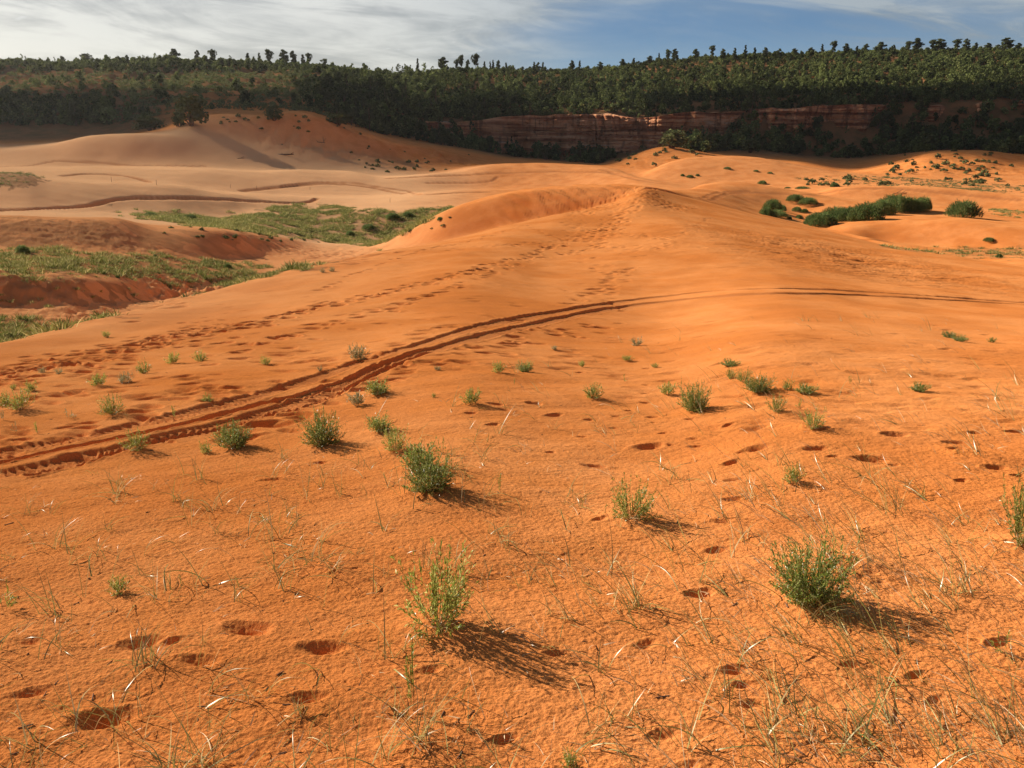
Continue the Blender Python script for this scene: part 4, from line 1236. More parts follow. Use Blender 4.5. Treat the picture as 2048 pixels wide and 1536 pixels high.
# dark scrub plants on the mounds and slopes under the cliff
SCM = []
for q in range(3):
    a_, b_ = juniper_template(1.2, 2.2, 8, 16, 0.26, 0.0)
    SCM.append([("foliage", mk("foliage", a_, M_scrub)), ("stems", mk("stems", b_, M_bark))])
def scatter(n, box, grp, lab, smin, smax, cond=None):
    c = 0
    px = rng.uniform(box[0], box[2], n * 3); py = rng.uniform(box[1], box[3], n * 3)
    x, y, z = ground_at(px, py)
    ax_, ay_ = np.nanmean(px), np.nanmean(py)
    for q in range(n * 3):
        if c >= n or not np.isfinite(y[q]) or (cond and not cond(px[q], py[q], x[q], y[q])):
            continue
        s_ = rng.uniform(smin, smax)
        thing_of("scrub_bush", SCM[int(rng.integers(0, 3))], x[q], y[q], z[q] - 0.05, s_, s_ * rng.uniform(0.7, 1.1), rng.uniform(0, 6.28),
                 ('tiny ' if s_ < smin + 0.33 * (smax - smin) else 'mid-sized ' if s_ < smin + 0.66 * (smax - smin) else 'bigger ') + lab + ', ' +
                 ('upper' if py[q] < ay_ - 0.12*(box[3]-box[1]) else 'lower' if py[q] > ay_ + 0.12*(box[3]-box[1]) else 'middle') + ' ' +
                 ('far left' if px[q] < box[0] + 0.2*(box[2]-box[0]) else 'left' if px[q] < box[0] + 0.4*(box[2]-box[0]) else 'central' if px[q] < box[0] + 0.6*(box[2]-box[0]) else 'right' if px[q] < box[0] + 0.8*(box[2]-box[0]) else 'far right') + ' part', "shrub", grp)
        c += 1
scatter(66, (1770, 302, 2048, 362), "scrub on the sandy mound at the right", "bush on the sandy mound below the right cliff", 0.45, 1.15,
        lambda a, b, x, y: y > 190 and gnoise(np.array([x/9]), np.array([y/9]), 5)[0] > -0.35)
scatter(26, (1220, 292, 1400, 335), "scrub on the small mound below the cliff", "bush on the small sandy mound in front of the cliff", 0.5, 1.2, lambda a, b, x, y: y > 190)
scatter(26, (560, 250, 960, 325), "bushes scattered on the sandy ramp", "bush on the face of the shaded sandy ramp", 0.2, 0.55, lambda a, b, x, y: y > 200)
scatter(26, (730, 322, 920, 345), "scrub along the foot of the ramp", "bush in the strip at the ramp foot", 0.4, 0.9, lambda a, b, x, y: y > 170)
scatter(34, (1560, 358, 2040, 374), "scrub strip behind the right-hand dunes", "bush in the strip behind the right-hand dunes", 0.4, 1.1, lambda a, b, x, y: y > 120)
scatter(24, (280, 452, 700, 486), "shrubs along the brown slope", "shrub on the brown slope between two meadows", 0.12, 0.30, lambda a, b, x, y: abs(b - np.interp(a, [280, 700], [456, 484])) < 12)
scatter(9, (790, 425, 900, 480), "plants on the slip face shoulder", "plant on the left shoulder of the slip face", 0.12, 0.26)
scatter(20, (440, 232, 620, 262), "bushes on the crest of the ramp", "bush on the crest of the sandy ramp", 0.35, 0.8, lambda a, b, x, y: y > 200)

# ------------------------------------------------------------------ meadows in the hollows
def tuft_template(n, hh, w, spread, lean=0.5):
    ph = rng.uniform(0, 6.283, n)
    b = np.stack([np.sin(ph), np.cos(ph), ph * 0], -1) * (rng.uniform(0, spread, n))[:, None]
    v, q, _ = ribbons(b, ph, rng.uniform(1.5 - lean, 1.55, n), rng.uniform(0.2, 1.2, n), hh * rng.uniform(0.6, 1.2, n), w, 3)
    return v, q
TU = [tuft_template(18, 0.24, 0.045, 0.26, 0.9) for _ in range(4)] + [tuft_template(28, 0.38, 0.045, 0.34, 1.0) for _ in range(2)]
def meadow(poly, n, name, label, mat, smin=0.6, smax=1.2, seed=501, sc=2.0, thr=-0.25):
    P_ = world_mask(poly)
    x0, x1, y0, y1 = np.nanmin(P_[:, 0]), np.nanmax(P_[:, 0]), np.nanmin(P_[:, 1]), np.nanmax(P_[:, 1])
    x = rng.uniform(x0, x1, n); y = rng.uniform(y0, y1, n)
    wx = x + sc * 1.2 * fbm(x/sc, y/sc, 3, seed); wy = y + sc * 0.8 * fbm(x/sc, y/sc, 3, seed + 5)
    m = inside(P_, wx, wy) & (fbm(x/(sc*0.9), y/(sc*0.7), 3, seed + 9) > thr)
    x, y = x[m], y[m]
    z = height(x, y)
    k = len(x)
    s_ = rng.uniform(smin, smax, k) * (1 + 0.4 * fbm(x/sc, y/sc, 2, seed + 3))
    V, Q = repeat(TU, rng.integers(0, 6, k), np.stack([x, y, z - 0.03], 1), rng.uniform(0, 6.28, k), s_)
    o = add_obj(name, np_mesh(name, V, Q, smooth_shade=False), mat)
    tag(o, label, "grass", None, 'stuff')
    print(name, k)
meadow(PATCH_A, 15000, "meadow_grass", "green grass filling the hollow left of the near dune", M_turf, 0.35, 0.85, 101, 1.6, -0.35)
meadow(PATCH_A2, 4500, "meadow_grass", "small patch of green grass at the left edge behind the dune crest", M_turf, 0.4, 0.9, 102, 1.2, -0.6)
meadow(PATCH_B, 34000, "meadow_grass", "green and pale grass on the far flat beyond the left hollow", M_turf, 0.5, 1.1, 103, 3.0, -0.30)
meadow(PATCH_R, 3600, "meadow_grass", "thin green grass on the flat at the right edge behind the dune", M_turf, 0.35, 0.8, 104, 2.0, -0.2)
meadow(PATCH_R2, 1500, "meadow_grass", "sparse grass right of the large round bush", M_turf, 0.5, 0.9, 105, 2.0, -0.1)
meadow([(1700,352),(1850,358),(2060,372),(2060,384),(1900,378),(1700,366),(1560,362)], 6000, "meadow_grass", "scrubby grass in the strip behind the right-hand dunes", M_scrub, 0.6, 1.2, 107, 5.0, -0.05)
meadow([(-40,345),(60,346),(88,362),(40,372),(-40,372)], 1500, "meadow_grass", "dark grass cap on the dune at the far left", M_scrub, 0.5, 1.0, 108, 1.0, -0.7)
meadow([(-40,560),(120,560),(270,575),(200,600),(-40,600)], 700, "meadow_grass", "scattered tufts on the dark slope under the left meadow", M_turf, 0.25, 0.5, 109, 1.5, 0.05)
meadow([(330,575),(420,568),(430,590),(350,606),(318,602)], 300, "meadow_grass", "dry grass on the rooty hummock peeping over the near dune", M_scrub, 0.4, 0.7, 110, 0.8, -0.3)

# ------------------------------------------------------------------ foreground shrubs: many thin stems with narrow leaves
def shrub_template(R=0.11, Hh=0.20, stems=34, leaves=26, ll=0.014, lw=0.0042, spread=1.0, upright=0.6):
    ph = rng.uniform(0, 6.283, stems)
    e0 = np.clip(rng.normal(upright + 0.35, 0.35, stems), 0.25, 1.5)
    e1 = np.clip(e0 + rng.uniform(0.0, 0.7, stems), 0.3, 1.57)
    L_ = np.minimum(Hh / np.sin(0.5 * (e0 + e1)), R * 1.25 / np.maximum(0.15, np.cos(0.5 * (e0 + e1)))) * rng.uniform(0.65, 1.1, stems)
    base = np.stack([np.sin(ph), np.cos(ph), ph * 0], -1) * rng.uniform(0, R * 0.16, stems)[:, None]; base[:, 2] -= 0.006
    v1, q1, pts = ribbons(base, ph, e0, e1, L_, 0.0024, 5, rng.normal(0, 0.5, stems), 'stem')
    # side shoots
    nb = stems * 3
    si = np.repeat(np.arange(stems), 3); ti = rng.integers(1, 5, nb)
    bb = pts[si, ti]
    hb = ph[si] + rng.normal(0, 0.9, nb); eb = np.clip(e0[si] + rng.normal(0, 0.45, nb), 0.0, 1.5)
    Lb = L_[si] * rng.uniform(0.22, 0.45, nb)
    v2, q2, pts2 = ribbons(bb, hb, eb, np.clip(eb + 0.4, 0, 1.57), Lb, 0.0016, 3, 0, 'stem')
    # leaves along stems and shoots
    def along(P_, cnt, lo):
        K_ = P_.shape[1] - 1; n_ = P_.shape[0] * cnt
        s_i = np.repeat(np.arange(P_.shape[0]), cnt)
        f = rng.uniform(lo, 1.0, n_) * K_; i_ = np.minimum(f.astype(int), K_ - 1); fr = (f - i_)[:, None]
        p_ = P_[s_i, i_] * (1 - fr) + P_[s_i, i_ + 1] * fr
        dvec = P_[s_i, i_ + 1] - P_[s_i, i_]
        return p_, np.arctan2(dvec[:, 0], dvec[:, 1]), np.arctan2(dvec[:, 2], np.hypot(dvec[:, 0], dvec[:, 1]))
    p1, h1, e1_ = along(pts, leaves, 0.30)
    p2, h2, e2_ = along(pts2, max(3, leaves // 3), 0.1)
    p_ = np.concatenate([p1, p2]); h_ = np.concatenate([h1, h2]); e_ = np.concatenate([e1_, e2_])
    n_ = len(p_)
    hl = h_ + rng.normal(0, 0.9, n_); el_ = np.clip(e_ + rng.normal(-0.1, 0.5, n_), -0.6, 1.5)
    v3, q3, _ = ribbons(p_, hl, el_, el_ - rng.uniform(0, 0.5, n_), ll * rng.uniform(0.55, 1.25, n_), lw, 2, 0, 'leaf')
    return (v3, q3), merge([(v1, q1), (v2, q2)])

TYPES = {   # reference width 0.22, height 0.20
 'loose': [shrub_template(0.11, 0.19, 44, 26, 0.015, 0.0048, upright=0.45) for _ in range(2)],
 'dense': [shrub_template(0.12, 0.18, 110, 30, 0.0125, 0.0050, upright=0.35) for _ in range(2)],
 'small': [shrub_template(0.11, 0.17, 36, 18, 0.021, 0.0085, upright=0.4) for _ in range(3)],
 'bigleaf': [shrub_template(0.11, 0.16, 60, 20, 0.019, 0.0075, upright=0.3) for _ in range(2)],
 'sprig': [shrub_template(0.05, 0.20, 5, 18, 0.022, 0.0060, upright=1.0) for _ in range(2)],
}
LM = {'loose': M_leaf, 'dense': M_leafd, 'small': M_leaf, 'bigleaf': M_leafd, 'sprig': M_leaf}
SM = {}
for k_, lst in TYPES.items():
    for q, (a_, b_) in enumerate(lst):
        SM[(k_, q)] = [("foliage", mk("foliage", a_, LM[k_])), ("stems", mk("stems", b_, M_stem))]
        if k_ in ('dense', 'loose', 'bigleaf'):
            nd = 16
            dv, dq, _ = ribbons(rng.normal(0, 0.015, (nd, 3)) * [1, 1, 0], rng.uniform(0, 6.28, nd), rng.uniform(-0.05, 0.9, nd), rng.uniform(-0.1, 0.7, nd), rng.uniform(0.05, 0.15, nd), 0.0028, 5, rng.normal(0, 0.9, nd), 'stem')
            SM[(k_, q)].append(("dry_twigs", mk("dry_twigs", (dv, dq), M_straw)))
        if k_ in ('small', 'sprig'):
            SM[(k_ + '_pale', q)] = [("foliage", mk("foliage", a_, M_leafp)), ("stems", mk("stems", b_, M_stem))]
SHR = [
 (212,675,17,14,'small',"tiny shrub highest up the pale left flank, above all the footprints"),
 (85,745,15,12,'small_pale',"faint little plant among the dense footprints, left one of two"),
 (118,747,15,11,'small_pale',"faint little plant among the dense footprints, right one of two"),
 (345,727,27,24,'small',"bushy small shrub below the dense footprints, left neighbour of another"),
 (400,722,28,21,'small',"spread small shrub right of its twin below the dense footprints"),
 (288,747,27,27,'small',"small shrub with a pale stem tip, lower left of the pair under the footprints"),
 (197,771,32,26,'small',"fan-shaped small shrub on the smooth left sand, left of a thinner one"),
 (251,765,27,22,'small_pale',"thin open shrub between two bushier ones on the left sand"),
 (62,782,26,22,'small',"small open shrub just above the pair at the left edge"),
 (28,779,13,12,'small',"tiny dark shrub left of the small open one near the left edge"),
 (8,813,30,28,'small',"half-cut green shrub touching the left edge of the picture"),
 (43,819,52,40,'loose',"spreading shrub right beside the one cut by the left edge"),
 (226,829,50,42,'loose',"well-grown shrub on the bare sand above the wheel tracks at left"),
 (531,729,20,18,'small',"lone little shrub far up the sand, left of the wheel tracks' bend"),
 (640,741,11,10,'small_pale',"speck of a plant just above the wheel tracks"),
 (717,722,38,36,'small_pale',"pale feathery shrub on the upper edge of the wheel tracks"),
 (137,838,24,22,'sprig_pale',"pale spindly plant left of the well-grown shrub by the tracks"),
 (7,840,16,20,'sprig_pale',"pale spindly plant at the left edge under the cut-off shrub"),
 (32,863,14,22,'sprig_pale',"tiny pale sprig just above the tracks near the left edge"),
 (76,867,18,24,'sprig',"green sprig just above the tracks, right of the tiny pale one"),
 (415,803,22,16,'small',"compact little shrub touching the upper wheel rut"),
 (347,838,18,28,'sprig',"upright sprig growing in the upper wheel rut"),
 (272,899,54,40,'loose',"broad shrub growing right in the lower wheel rut"),
 (412,907,22,26,'small',"little shrub with a dark base left of a big dense one"),
 (467,895,62,50,'dense',"dense windswept shrub just below the wheel tracks"),
 (645,889,68,66,'dense',"tall dense shrub with whitish left twigs, right of the tracks' lower end"),
 (754,787,46,34,'bigleaf',"dome-shaped shrub at the lower edge of the wheel tracks"),
 (717,811,38,30,'small_pale',"skeletal pale shrub below the dome-shaped one"),
 (758,861,46,38,'bigleaf',"round shrub at the top of a diagonal line of four shrubs"),
 (790,899,62,44,'loose',"yellowish spread shrub, second in the diagonal line of four"),
 (838,934,68,60,'bigleaf',"upper of the two merging shrubs with a tall open twig at its right"),
 (858,979,88,72,'dense',"largest dark bushy shrub of the centre, front one of the merging pair"),
 (885,905,22,34,'sprig',"thin sprig standing behind the largest centre shrub"),
 (942,807,38,34,'small',"V-shaped small shrub right of the skeletal pale one"),
 (997,745,26,24,'small',"small light shrub in the dry grass, left of a darker one"),
 (1049,743,32,26,'bigleaf',"rounded dark small shrub in the dry grass below the tracks"),
 (1165,734,15,15,'small',"very small shrub right of the rounded dark one"),
 (1187,795,36,30,'small',"open small shrub amid the dry grass in the middle"),
 (1273,691,24,18,'small_pale',"pale little shrub nearest below the far bend of the tracks"),
 (1255,722,22,12,'small',"flat little plant on a low sand ridge below the far bend"),
 (1248,763,12,16,'sprig',"single sprig between the flat plant and the open small shrub"),
 (1028,770,9,14,'sprig',"single green shoot under the rounded dark small shrub"),
 (1335,789,32,28,'small',"small shrub left of the tall tufted one"),
 (1388,821,52,56,'dense',"bright green tufted shrub, tallest of the right middle ground"),
 (1459,732,34,18,'bigleaf',"flat dark shrub, upper left of the grassy area"),
 (1459,757,24,20,'small',"light scrubby shrub at the left of the row leading to the dark one"),
 (1488,764,34,28,'loose',"yellow-green shrub in the middle of the row behind the dark one"),
 (1516,783,52,34,'dense',"wide dark shrub at the lower end of the row of three"),
 (1611,787,38,26,'bigleaf',"bright wide shrub amid long grass, right of the row of three"),
 (1575,779,22,22,'small',"thin small shrub left of the bright wide one"),
 (1552,823,38,36,'loose',"open-branched shrub below the bright wide one"),
 (1624,857,56,38,'loose',"spread shrub above a footprint in the right middle ground"),
 (1600,817,16,24,'sprig',"upright sprig directly above the spread shrub"),
 (1699,767,15,16,'sprig',"tiny dark sprig alone in the grass at the upper right"),
 (1838,783,32,24,'bigleaf',"lone reddish-based shrub in the grass at the right"),
 (1899,675,28,15,'bigleaf',"flat dark shrub, left one of the pair in the upper right"),
 (1920,683,28,17,'bigleaf',"flat dark shrub, right one of the pair in the upper right"),
 (1983,685,16,12,'small',"small light shrub right of the flat dark pair"),
 (1585,965,38,38,'small',"small yellowish shrub below the row of large footprints"),
 (1001,986,16,40,'sprig',"single upright leafy sprig right of the largest centre shrub"),
 (1262,1036,96,76,'loose',"leaning yellow-green shrub in the right centre foreground"),
 (2040,1090,96,130,'loose',"big grey-green shrub cut by the right edge"),
 (876,1257,150,146,'loose',"tall airy yellow-green shrub in the front centre"),
 (1618,1204,124,116,'dense',"round dense green shrub in the right foreground casting a long shadow"),
 (240,1186,38,34,'small',"little crooked shrub alone on the left foreground sand"),
 (828,1420,46,120,'sprig',"tall leafy sprig inside the front grass clump"),
 (8,1222,44,74,'sprig',"thin shrub cut by the left edge in the foreground"),
 (1140,1536,34,32,'small',"small green plant at the very bottom edge"),
 (2005,1305,34,46,'sprig',"small dark-leaved sprig near the right edge in the foreground"),
 (1310,735,16,10,'small',None),(868,795,10,10,'small',None),(875,740,14,10,'small_pale',None),(1110,700,14,10,'small_pale',None),
 (645,545,12,10,'small_pale',"tiny pale plant on the dune flank, left one of two near the crest line"),
 (664,543,13,11,'small_pale',"tiny pale plant on the dune flank, right one of two near the crest line"),
]
XS = ground_at([s_[0] for s_ in SHR], [s_[1] for s_ in SHR])
for q, (px, py, w_, h_, ty, lab) in enumerate(SHR):
    x, y, z = XS[0][q], XS[1][q], XS[2][q]
    if not np.isfinite(y):
        x, y = (px - 1024) / FPX * 5, 5; z = float(height(x, y))
    D_ = math.sqrt(y * y + (EYE - z) ** 2) * 0.99
    dep = math.atan2(EYE - z, y)
    Hm = h_ / FPX * D_ / max(0.6, math.cos(dep)) * 0.92
    Wm = w_ / FPX * D_
    nv = len([k for k in SM if k[0] == ty])
    refw, refh = (0.25, 0.185) if not ty.startswith('sprig') else (0.12, 0.20)
    thing_of("desert_shrub", SM[(ty, q % nv)], x, y, z, max(0.12, Wm/refw), max(0.12, Hm/refh), rng.uniform(0, 6.28),
             lab or "speck-like plant in the sand around the wheel tracks", "shrub", None if lab else "speck-like plants around the wheel tracks")

# ------------------------------------------------------------------ grass: notable tufts as things, the fine scatter as one mass
def blades(n, R, hh, w, lean=(0.5, 1.4), curl=(0.4, 1.8), head=None, hs=3.2, K=7):
    ph = rng.uniform(0, 6.283, n) if head is None else rng.normal(head, hs, n)
    bp = rng.uniform(0, 6.283, n)
    b = np.stack([np.sin(bp), np.cos(bp), bp * 0], -1) * rng.uniform(0, R, n)[:, None]; b[:, 2] -= 0.01
    e0 = rng.uniform(*lean, n); e1 = e0 - rng.uniform(*curl, n)
    v, q, _ = ribbons(b, ph, e0, e1, hh * rng.uniform(0.5, 1.15, n), w * rng.uniform(0.6, 1.2, n), K, rng.normal(0, 0.5, n))
    return v, q


def tuft_thing(px, py, n, R, hh, label, head=None, hs=3.2, lean=(0.7, 1.5), curl=(0.2, 1.6), nstraw=None):
    x, y, z = (float(a[0]) for a in ground_at([px], [py]))
    gm = np_mesh("green_blades", *blades(n, R, hh, 0.0027, lean, curl, head, hs)); gm.materials.append(M_blade)
    sm2 = np_mesh("straw_blades", *blades(nstraw or n // 2, R * 1.1, hh * 0.6, 0.0034, (0.2, 1.3), (0.0, 1.5), head, hs)); sm2.materials.append(M_straw)
    thing_of("grass_tuft", [("green_blades", gm), ("straw_blades", sm2)], x, y, z, 1, 1, 0, label, "grass tuft")


LW = -0.9      # blades lean to the upper left, away from the wind
tuft_thing(840,1480,34,0.05,0.34,"dense grass clump in the front centre with long arching blades")
tuft_thing(400,1535,26,0.10,0.30,"thin crossing blades at the bottom left centre")
tuft_thing(80,1530,5,0.03,0.26,"few dark upright blades near the bottom left corner")
tuft_thing(500,1400,6,0.02,0.30,"one long looping blade arching over the sand at lower left")
tuft_thing(660,1140,14,0.05,0.20,"upright tuft with dry leaves left of the tall airy shrub")
tuft_thing(530,1045,22,0.07,0.13,"low curly tuft in the left foreground", curl=(1.0, 2.2))
tuft_thing(715,1110,16,0.06,0.10,"flattened dry tuft between two upright ones in the centre left", curl=(1.0, 2.2))
tuft_thing(970,1180,8,0.02,0.24,"narrow fan of blades above right of the tall airy shrub", LW, 0.5)
tuft_thing(320,1200,9,0.04,0.26,"three long leaning blades on the left foreground sand", LW, 0.6)
tuft_thing(1670,1130,40,0.16,0.36,"wide swept-back grass clump behind the round dense green shrub", LW, 0.8)
tuft_thing(1790,1140,22,0.10,0.28,"leaning grass clump right of the wide swept-back one", LW, 0.6)
tuft_thing(1590,1310,9,0.02,0.32,"leaning fan of blades with an orange base in the right foreground", LW, 0.4)
tuft_thing(1780,1460,10,0.04,0.36,"long blade bundle leaning left near the bottom right", LW, 0.4)
tuft_thing(1960,1400,10,0.04,0.38,"long double blade leaning left under the right edge sprig", LW, 0.4)
tuft_thing(2040,1500,14,0.10,0.36,"straw-coloured blades sweeping in from the bottom right corner", LW, 0.5, nstraw=16)
tuft_thing(1615,1490,4,0.02,0.24,"two upright blades near the bottom, right of centre")
tuft_thing(1450,1390,5,0.03,0.24,"short upright blades beside the scuffed footprints at lower right")
tuft_thing(1260,1530,8,0.05,0.24,"sparse blades rising from the bottom edge right of centre")
tuft_thing(1920,905,14,0.06,0.24,"tall straw tuft standing by the cluster of footprints at right", LW, 0.7)
tuft_thing(1000,1500,5,0.03,0.26,"paired blades right of the dense front clump")
tuft_thing(1480,1000,16,0.08,0.20,"swept tuft above the leaning shrub's right side", LW, 0.7)
tuft_thing(1150,1010,14,0.09,0.16,"bent straw tuft above left of the leaning yellow-green shrub", curl=(0.8, 2.0))
tuft_thing(260,960,10,0.10,0.10,"line of broken dry leaves on the left sand below the tracks", curl=(1.0, 2.2), nstraw=16)
tuft_thing(85,1015,12,0.05,0.12,"small curly tuft with white dry leaves at the left", curl=(0.8, 2.0), nstraw=10)

TG = [blades(int(rng.choice([2, 3, 4, 5, 9, 13])), 0.025, 0.15, 0.0032, (0.7, 1.5), (0.1, 2.0)) for _ in range(10)] + \
     [blades(int(rng.integers(3, 7)), 0.03, 0.16, 0.0030, (0.6, 1.2), (0.1, 0.9), LW, 0.5) for _ in range(8)]
TS = [blades(int(rng.integers(1, 4)), 0.02, 0.065, 0.0046, (0.1, 1.3), (0.0, 1.6), K=4) for _ in range(10)] + \
     [blades(int(rng.integers(2, 5)), 0.03, 0.14, 0.0026, (0.3, 1.2), (0.1, 1.2), LW, 0.6, K=5) for _ in range(8)]
def scatter_blades(n, tmpl, name, label, mat, sd, smin, smax, right=1.0):
    n = int(n * 1.25); px = rng.uniform(-150, 2850, n * 3); py = 620 + (1600 - 620) * rng.uniform(0, 1, n * 3) ** 0.85
    lim = np.interp(px, [0, 300, 700, 1000, 1300, 1600, 2050], [955, 920, 830, 720, 655, 610, 625])
    d = np.where(py > lim + 10, 1.0, 0.0)
    d = d * (0.55 + 0.45 * smooth(px, 900, 1500) * right) * (1 - 0.5 * smooth(px, 2100, 2800)) * (0.22 + 1.0 * smooth(fbm(px/230, py/110, 3, sd), -0.3, 0.45)) * (1 - 0.45 * smooth(py, 1000, 1400))
    d = d * np.where((px > 1230) & (px < 1900) & (py > 850) & (py < 960), 0.5, 1)
    d += ((px < 260) & (py > 800) & (py < 880)) * 0.06
    k = rng.random(n * 3) < d * 0.9
    px, py = px[k], py[k]
    x, y, z = ground_at(px, py)
    ok = np.isfinite(y) & (y < 40)
    x, y, z = x[ok], y[ok], z[ok]
    m = len(x)
    s_ = rng.uniform(smin, smax, m)
    half = len(tmpl) - 8
    wh = np.where(rng.random(m) < smooth(x, -0.5, 1.5) * 0.8, rng.integers(half, len(tmpl), m), rng.integers(0, half, m))
    rot = np.where(wh >= half, rng.normal(0, 0.3, m), rng.uniform(0, 6.28, m))
    V, Q = repeat(tmpl, wh, np.stack([x, y, z], 1), rot, s_)
    o = add_obj(name, np_mesh(name, V, Q), mat)
    tag(o, label, "grass", None, 'stuff'); print(name, m)
scatter_blades(1120, TG, "green_grass", "thin green grass blades scattered over the foreground sand", M_blade, 601, 0.7, 1.9)
scatter_blades(2000, TS, "dry_grass", "short straw-coloured blades and dry leaves scattered over the sand", M_straw, 602, 0.6, 1.5)

# crumbs of twig, seed and stone lying on the sand
nl = 170
px = rng.uniform(-100, 2600, nl); py = rng.uniform(640, 1560, nl)
x, y, z = ground_at(px, py); ok = np.isfinite(y) & (y < 16); x, y, z = x[ok], y[ok], z[ok]
cr = []
for q in range(5):
    v, f = limb((-0.006 * (1 + q), 0, 0.001), (0.006 * (1 + q % 3), 0.003, 0.003), 0.0028, 0.0018, 5)
    cr.append((v, f))
V, Q = repeat(cr, rng.integers(0, 5, len(x)), np.stack([x, y, z], 1), rng.uniform(0, 6.28, len(x)), rng.uniform(0.4, 1.1, len(x)))
tag(add_obj("litter", np_mesh("litter", V, Q), M_wood), "dark crumbs of twig and stone lying on the foreground sand", "litter", None, 'stuff')

# ------------------------------------------------------------------ driftwood, sticks and little marker posts on the far dunes
def stick_mesh(parts):
    m = np_mesh("log", *merge([limb(*p_) for p_ in parts])); m.materials.append(M_wood); return m
def put(name, px, py, parts, label, cat, group=None):
    x, y, z = (float(a[0]) for a in ground_at([px], [py]))
    o = add_obj(name, stick_mesh(parts), None, None, (x, y, z)); tag(o, label, cat, group)
put("fallen_log", 572, 311, [((-1.9, 0, 0.15), (1.7, 0.3, 0.30), 0.22, 0.13), ((0.8, 0.1, 0.25), (1.9, -0.3, 0.7), 0.10, 0.04), ((-0.6, 0, 0.2), (-1.2, 0.4, 0.6), 0.09, 0.03)],
    "dark fallen log lying on the shaded sandy ramp", "log")
put("dead_branch", 640, 286, [((-1.6, 0, 0.25), (1.2, 0.2, 0.1), 0.09, 0.06), ((0.9, 0.2, 0.1), (0.8, 0.1, 1.5), 0.07, 0.03), ((1.0, 0.2, 0.5), (1.5, 0.1, 1.2), 0.05, 0.02), ((-0.4, 0, 0.1), (-0.9, 0.3, 0.7), 0.05, 0.02)],
    "dead forked branch sticking up from the sandy ramp right of the log", "branch")
put("dead_branch", 1800, 388, [((-0.9, 0, 0.1), (1.0, 0.1, 0.15), 0.05, 0.03), ((-0.5, 0, 0.1), (0.3, 0, 0.65), 0.04, 0.02), ((0.2, 0, 0.1), (0.8, 0.1, 0.45), 0.03, 0.015)],
    "bleached branch lying on the sunlit dune behind the green thicket", "branch")
put("dead_branch", 480, 318, [((-1.0, 0, 0.1), (1.0, 0.2, 0.2), 0.06, 0.03), ((0.2, 0, 0.15), (0.9, 0.3, 0.6), 0.04, 0.02)],
    "small stick on the sand at the foot of the ramp left of the log", "branch")
for px, py in ((223,364),(313,370),(461,376),(513,378),(620,380),(780,405)):
    x, y, z = (float(a[0]) for a in ground_at([px], [py]))
    o = add_obj("marker_post", stick_mesh([((0, 0, -0.2), (0.03, 0, 0.6), 0.022, 0.02)]), None, None, (x, y, z))
    tag(o, "thin wooden stake standing in the sand of the pale far dunes", "post", "stakes on the pale far dunes")

# ------------------------------------------------------------------ unseen sheet added out of the frame to the left to shade the hill foot
ALT = 950.0
sv = np.array(SUN_DIR)
lift = sv * (ALT / sv[2])
shadow = [(-420,192),(-110,187),(-60,191),(-20,206),(20,250),(70,262),(120,232),(210,214),(420,225),(420,335),(300,345),(200,352),(120,368),(60,380),(0,372),(-40,330),(-70,300),(-420,288)]
SPp = np.array(shadow, float)
gx_ = np.linspace(-430, 430, 130); gy_ = np.linspace(185, 480, 60)
GX, GY = np.meshgrid(gx_, gy_)
wx = GX + 16 * fbm(GX/60, GY/40, 3, 701); wy = GY + 9 * fbm(GX/50, GY/40, 3, 703)
ins = inside(SPp, wx, wy).astype(float)
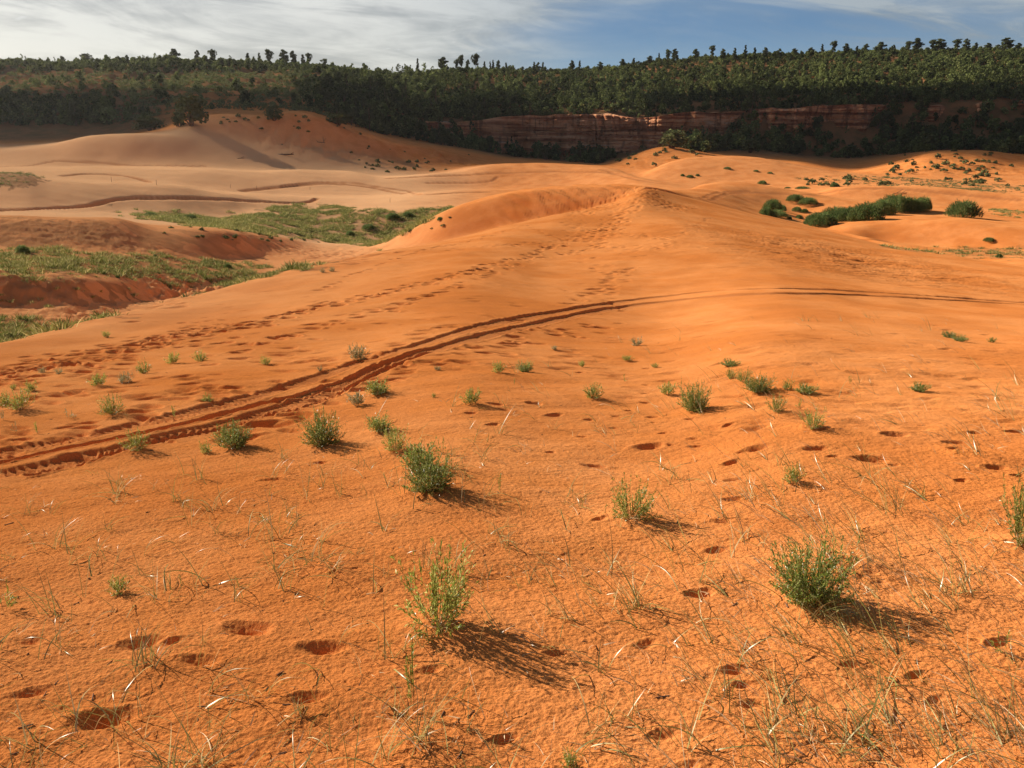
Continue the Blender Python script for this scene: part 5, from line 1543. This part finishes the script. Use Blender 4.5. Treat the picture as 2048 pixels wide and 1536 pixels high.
# a few holes: the sunlit pillar of the cliff and the bright top of the ramp
for hx, hy, hr in ((58, 338, 21.0), (-78, 214, 9.0), (-97, 190, 9.0)):
    ins[((GX - hx)**2 + (GY - hy)**2) < hr*hr] = 0
ii = np.arange(GX.size).reshape(GX.shape)
def erode(a_):
    b = a_.copy()
    b[1:] = np.minimum(b[1:], a_[:-1]); b[:-1] = np.minimum(b[:-1], a_[1:]); b[:, 1:] = np.minimum(b[:, 1:], a_[:, :-1]); b[:, :-1] = np.minimum(b[:, :-1], a_[:, 1:])
    return b
th = np.zeros_like(ins); cur = ins.copy()
for _ in range(12):
    th += cur; cur = erode(cur)
th = np.sqrt(th / 12)
puff = 0.6 + 0.5 * np.abs(fbm(GX/38, GY/30, 3, 705))
keepq = (ins[:-1, :-1] * ins[:-1, 1:] * ins[1:, 1:] * ins[1:, :-1]) > 0
qt = np.stack([ii[:-1, :-1], ii[:-1, 1:], ii[1:, 1:], ii[1:, :-1]], -1)[keepq]
top = np.stack([GX + lift[0], GY + lift[1], ALT + 16 * th * puff], -1).reshape(-1, 3)
bot = np.stack([GX + lift[0], GY + lift[1], ALT - 8 * th], -1).reshape(-1, 3)
cl_m, t = new_mat("shade_cloud_white")
d = N(t, 'ShaderNodeBsdfDiffuse'); d.inputs['Color'].default_value = (0.85, 0.85, 0.87, 1)
tr_ = N(t, 'ShaderNodeBsdfTransparent'); mx = N(t, 'ShaderNodeMixShader'); mx.inputs[0].default_value = 0.82
L(t, tr_.outputs[0], mx.inputs[1]); L(t, d.outputs[0], mx.inputs[2])
o_ = N(t, 'ShaderNodeOutputMaterial'); L(t, mx.outputs[0], o_.inputs[0])
cm_ = np_mesh("cloud", np.concatenate([top, bot]), np.concatenate([qt, qt[:, ::-1] + GX.size]))
cl_o = add_obj("cloud", cm_, cl_m)
tag(cl_o, "unseen flat sheet added left of the view to shade the hill foot", "cloud", None, 'stuff')

# ------------------------------------------------------------------ air
hz_m, t = new_mat("pale_air")
pv = N(t, 'ShaderNodeVolumePrincipled')
pv.inputs['Color'].default_value = (0.92, 0.92, 0.92, 1); pv.inputs['Density'].default_value = 0.00006; pv.inputs['Anisotropy'].default_value = 0.6
o_ = N(t, 'ShaderNodeOutputMaterial'); L(t, pv.outputs[0], o_.inputs['Volume'])
bx = np.array([[x, y, z] for z in (-17.0, 76.0) for y in (-70.0, 1620.0) for x in (-4100.0, 4100.0)])
bq = np.array([[0,2,3,1],[4,5,7,6],[0,1,5,4],[2,6,7,3],[0,4,6,2],[1,3,7,5]])
hz_o = add_obj("haze", np_mesh("haze", bx, bq, smooth_shade=False), hz_m)
tag(hz_o, "thin morning haze lying over the dunes and the wooded hill", "haze", None, 'stuff')
print('ZRANGE', Zg.min(), Zg.max())
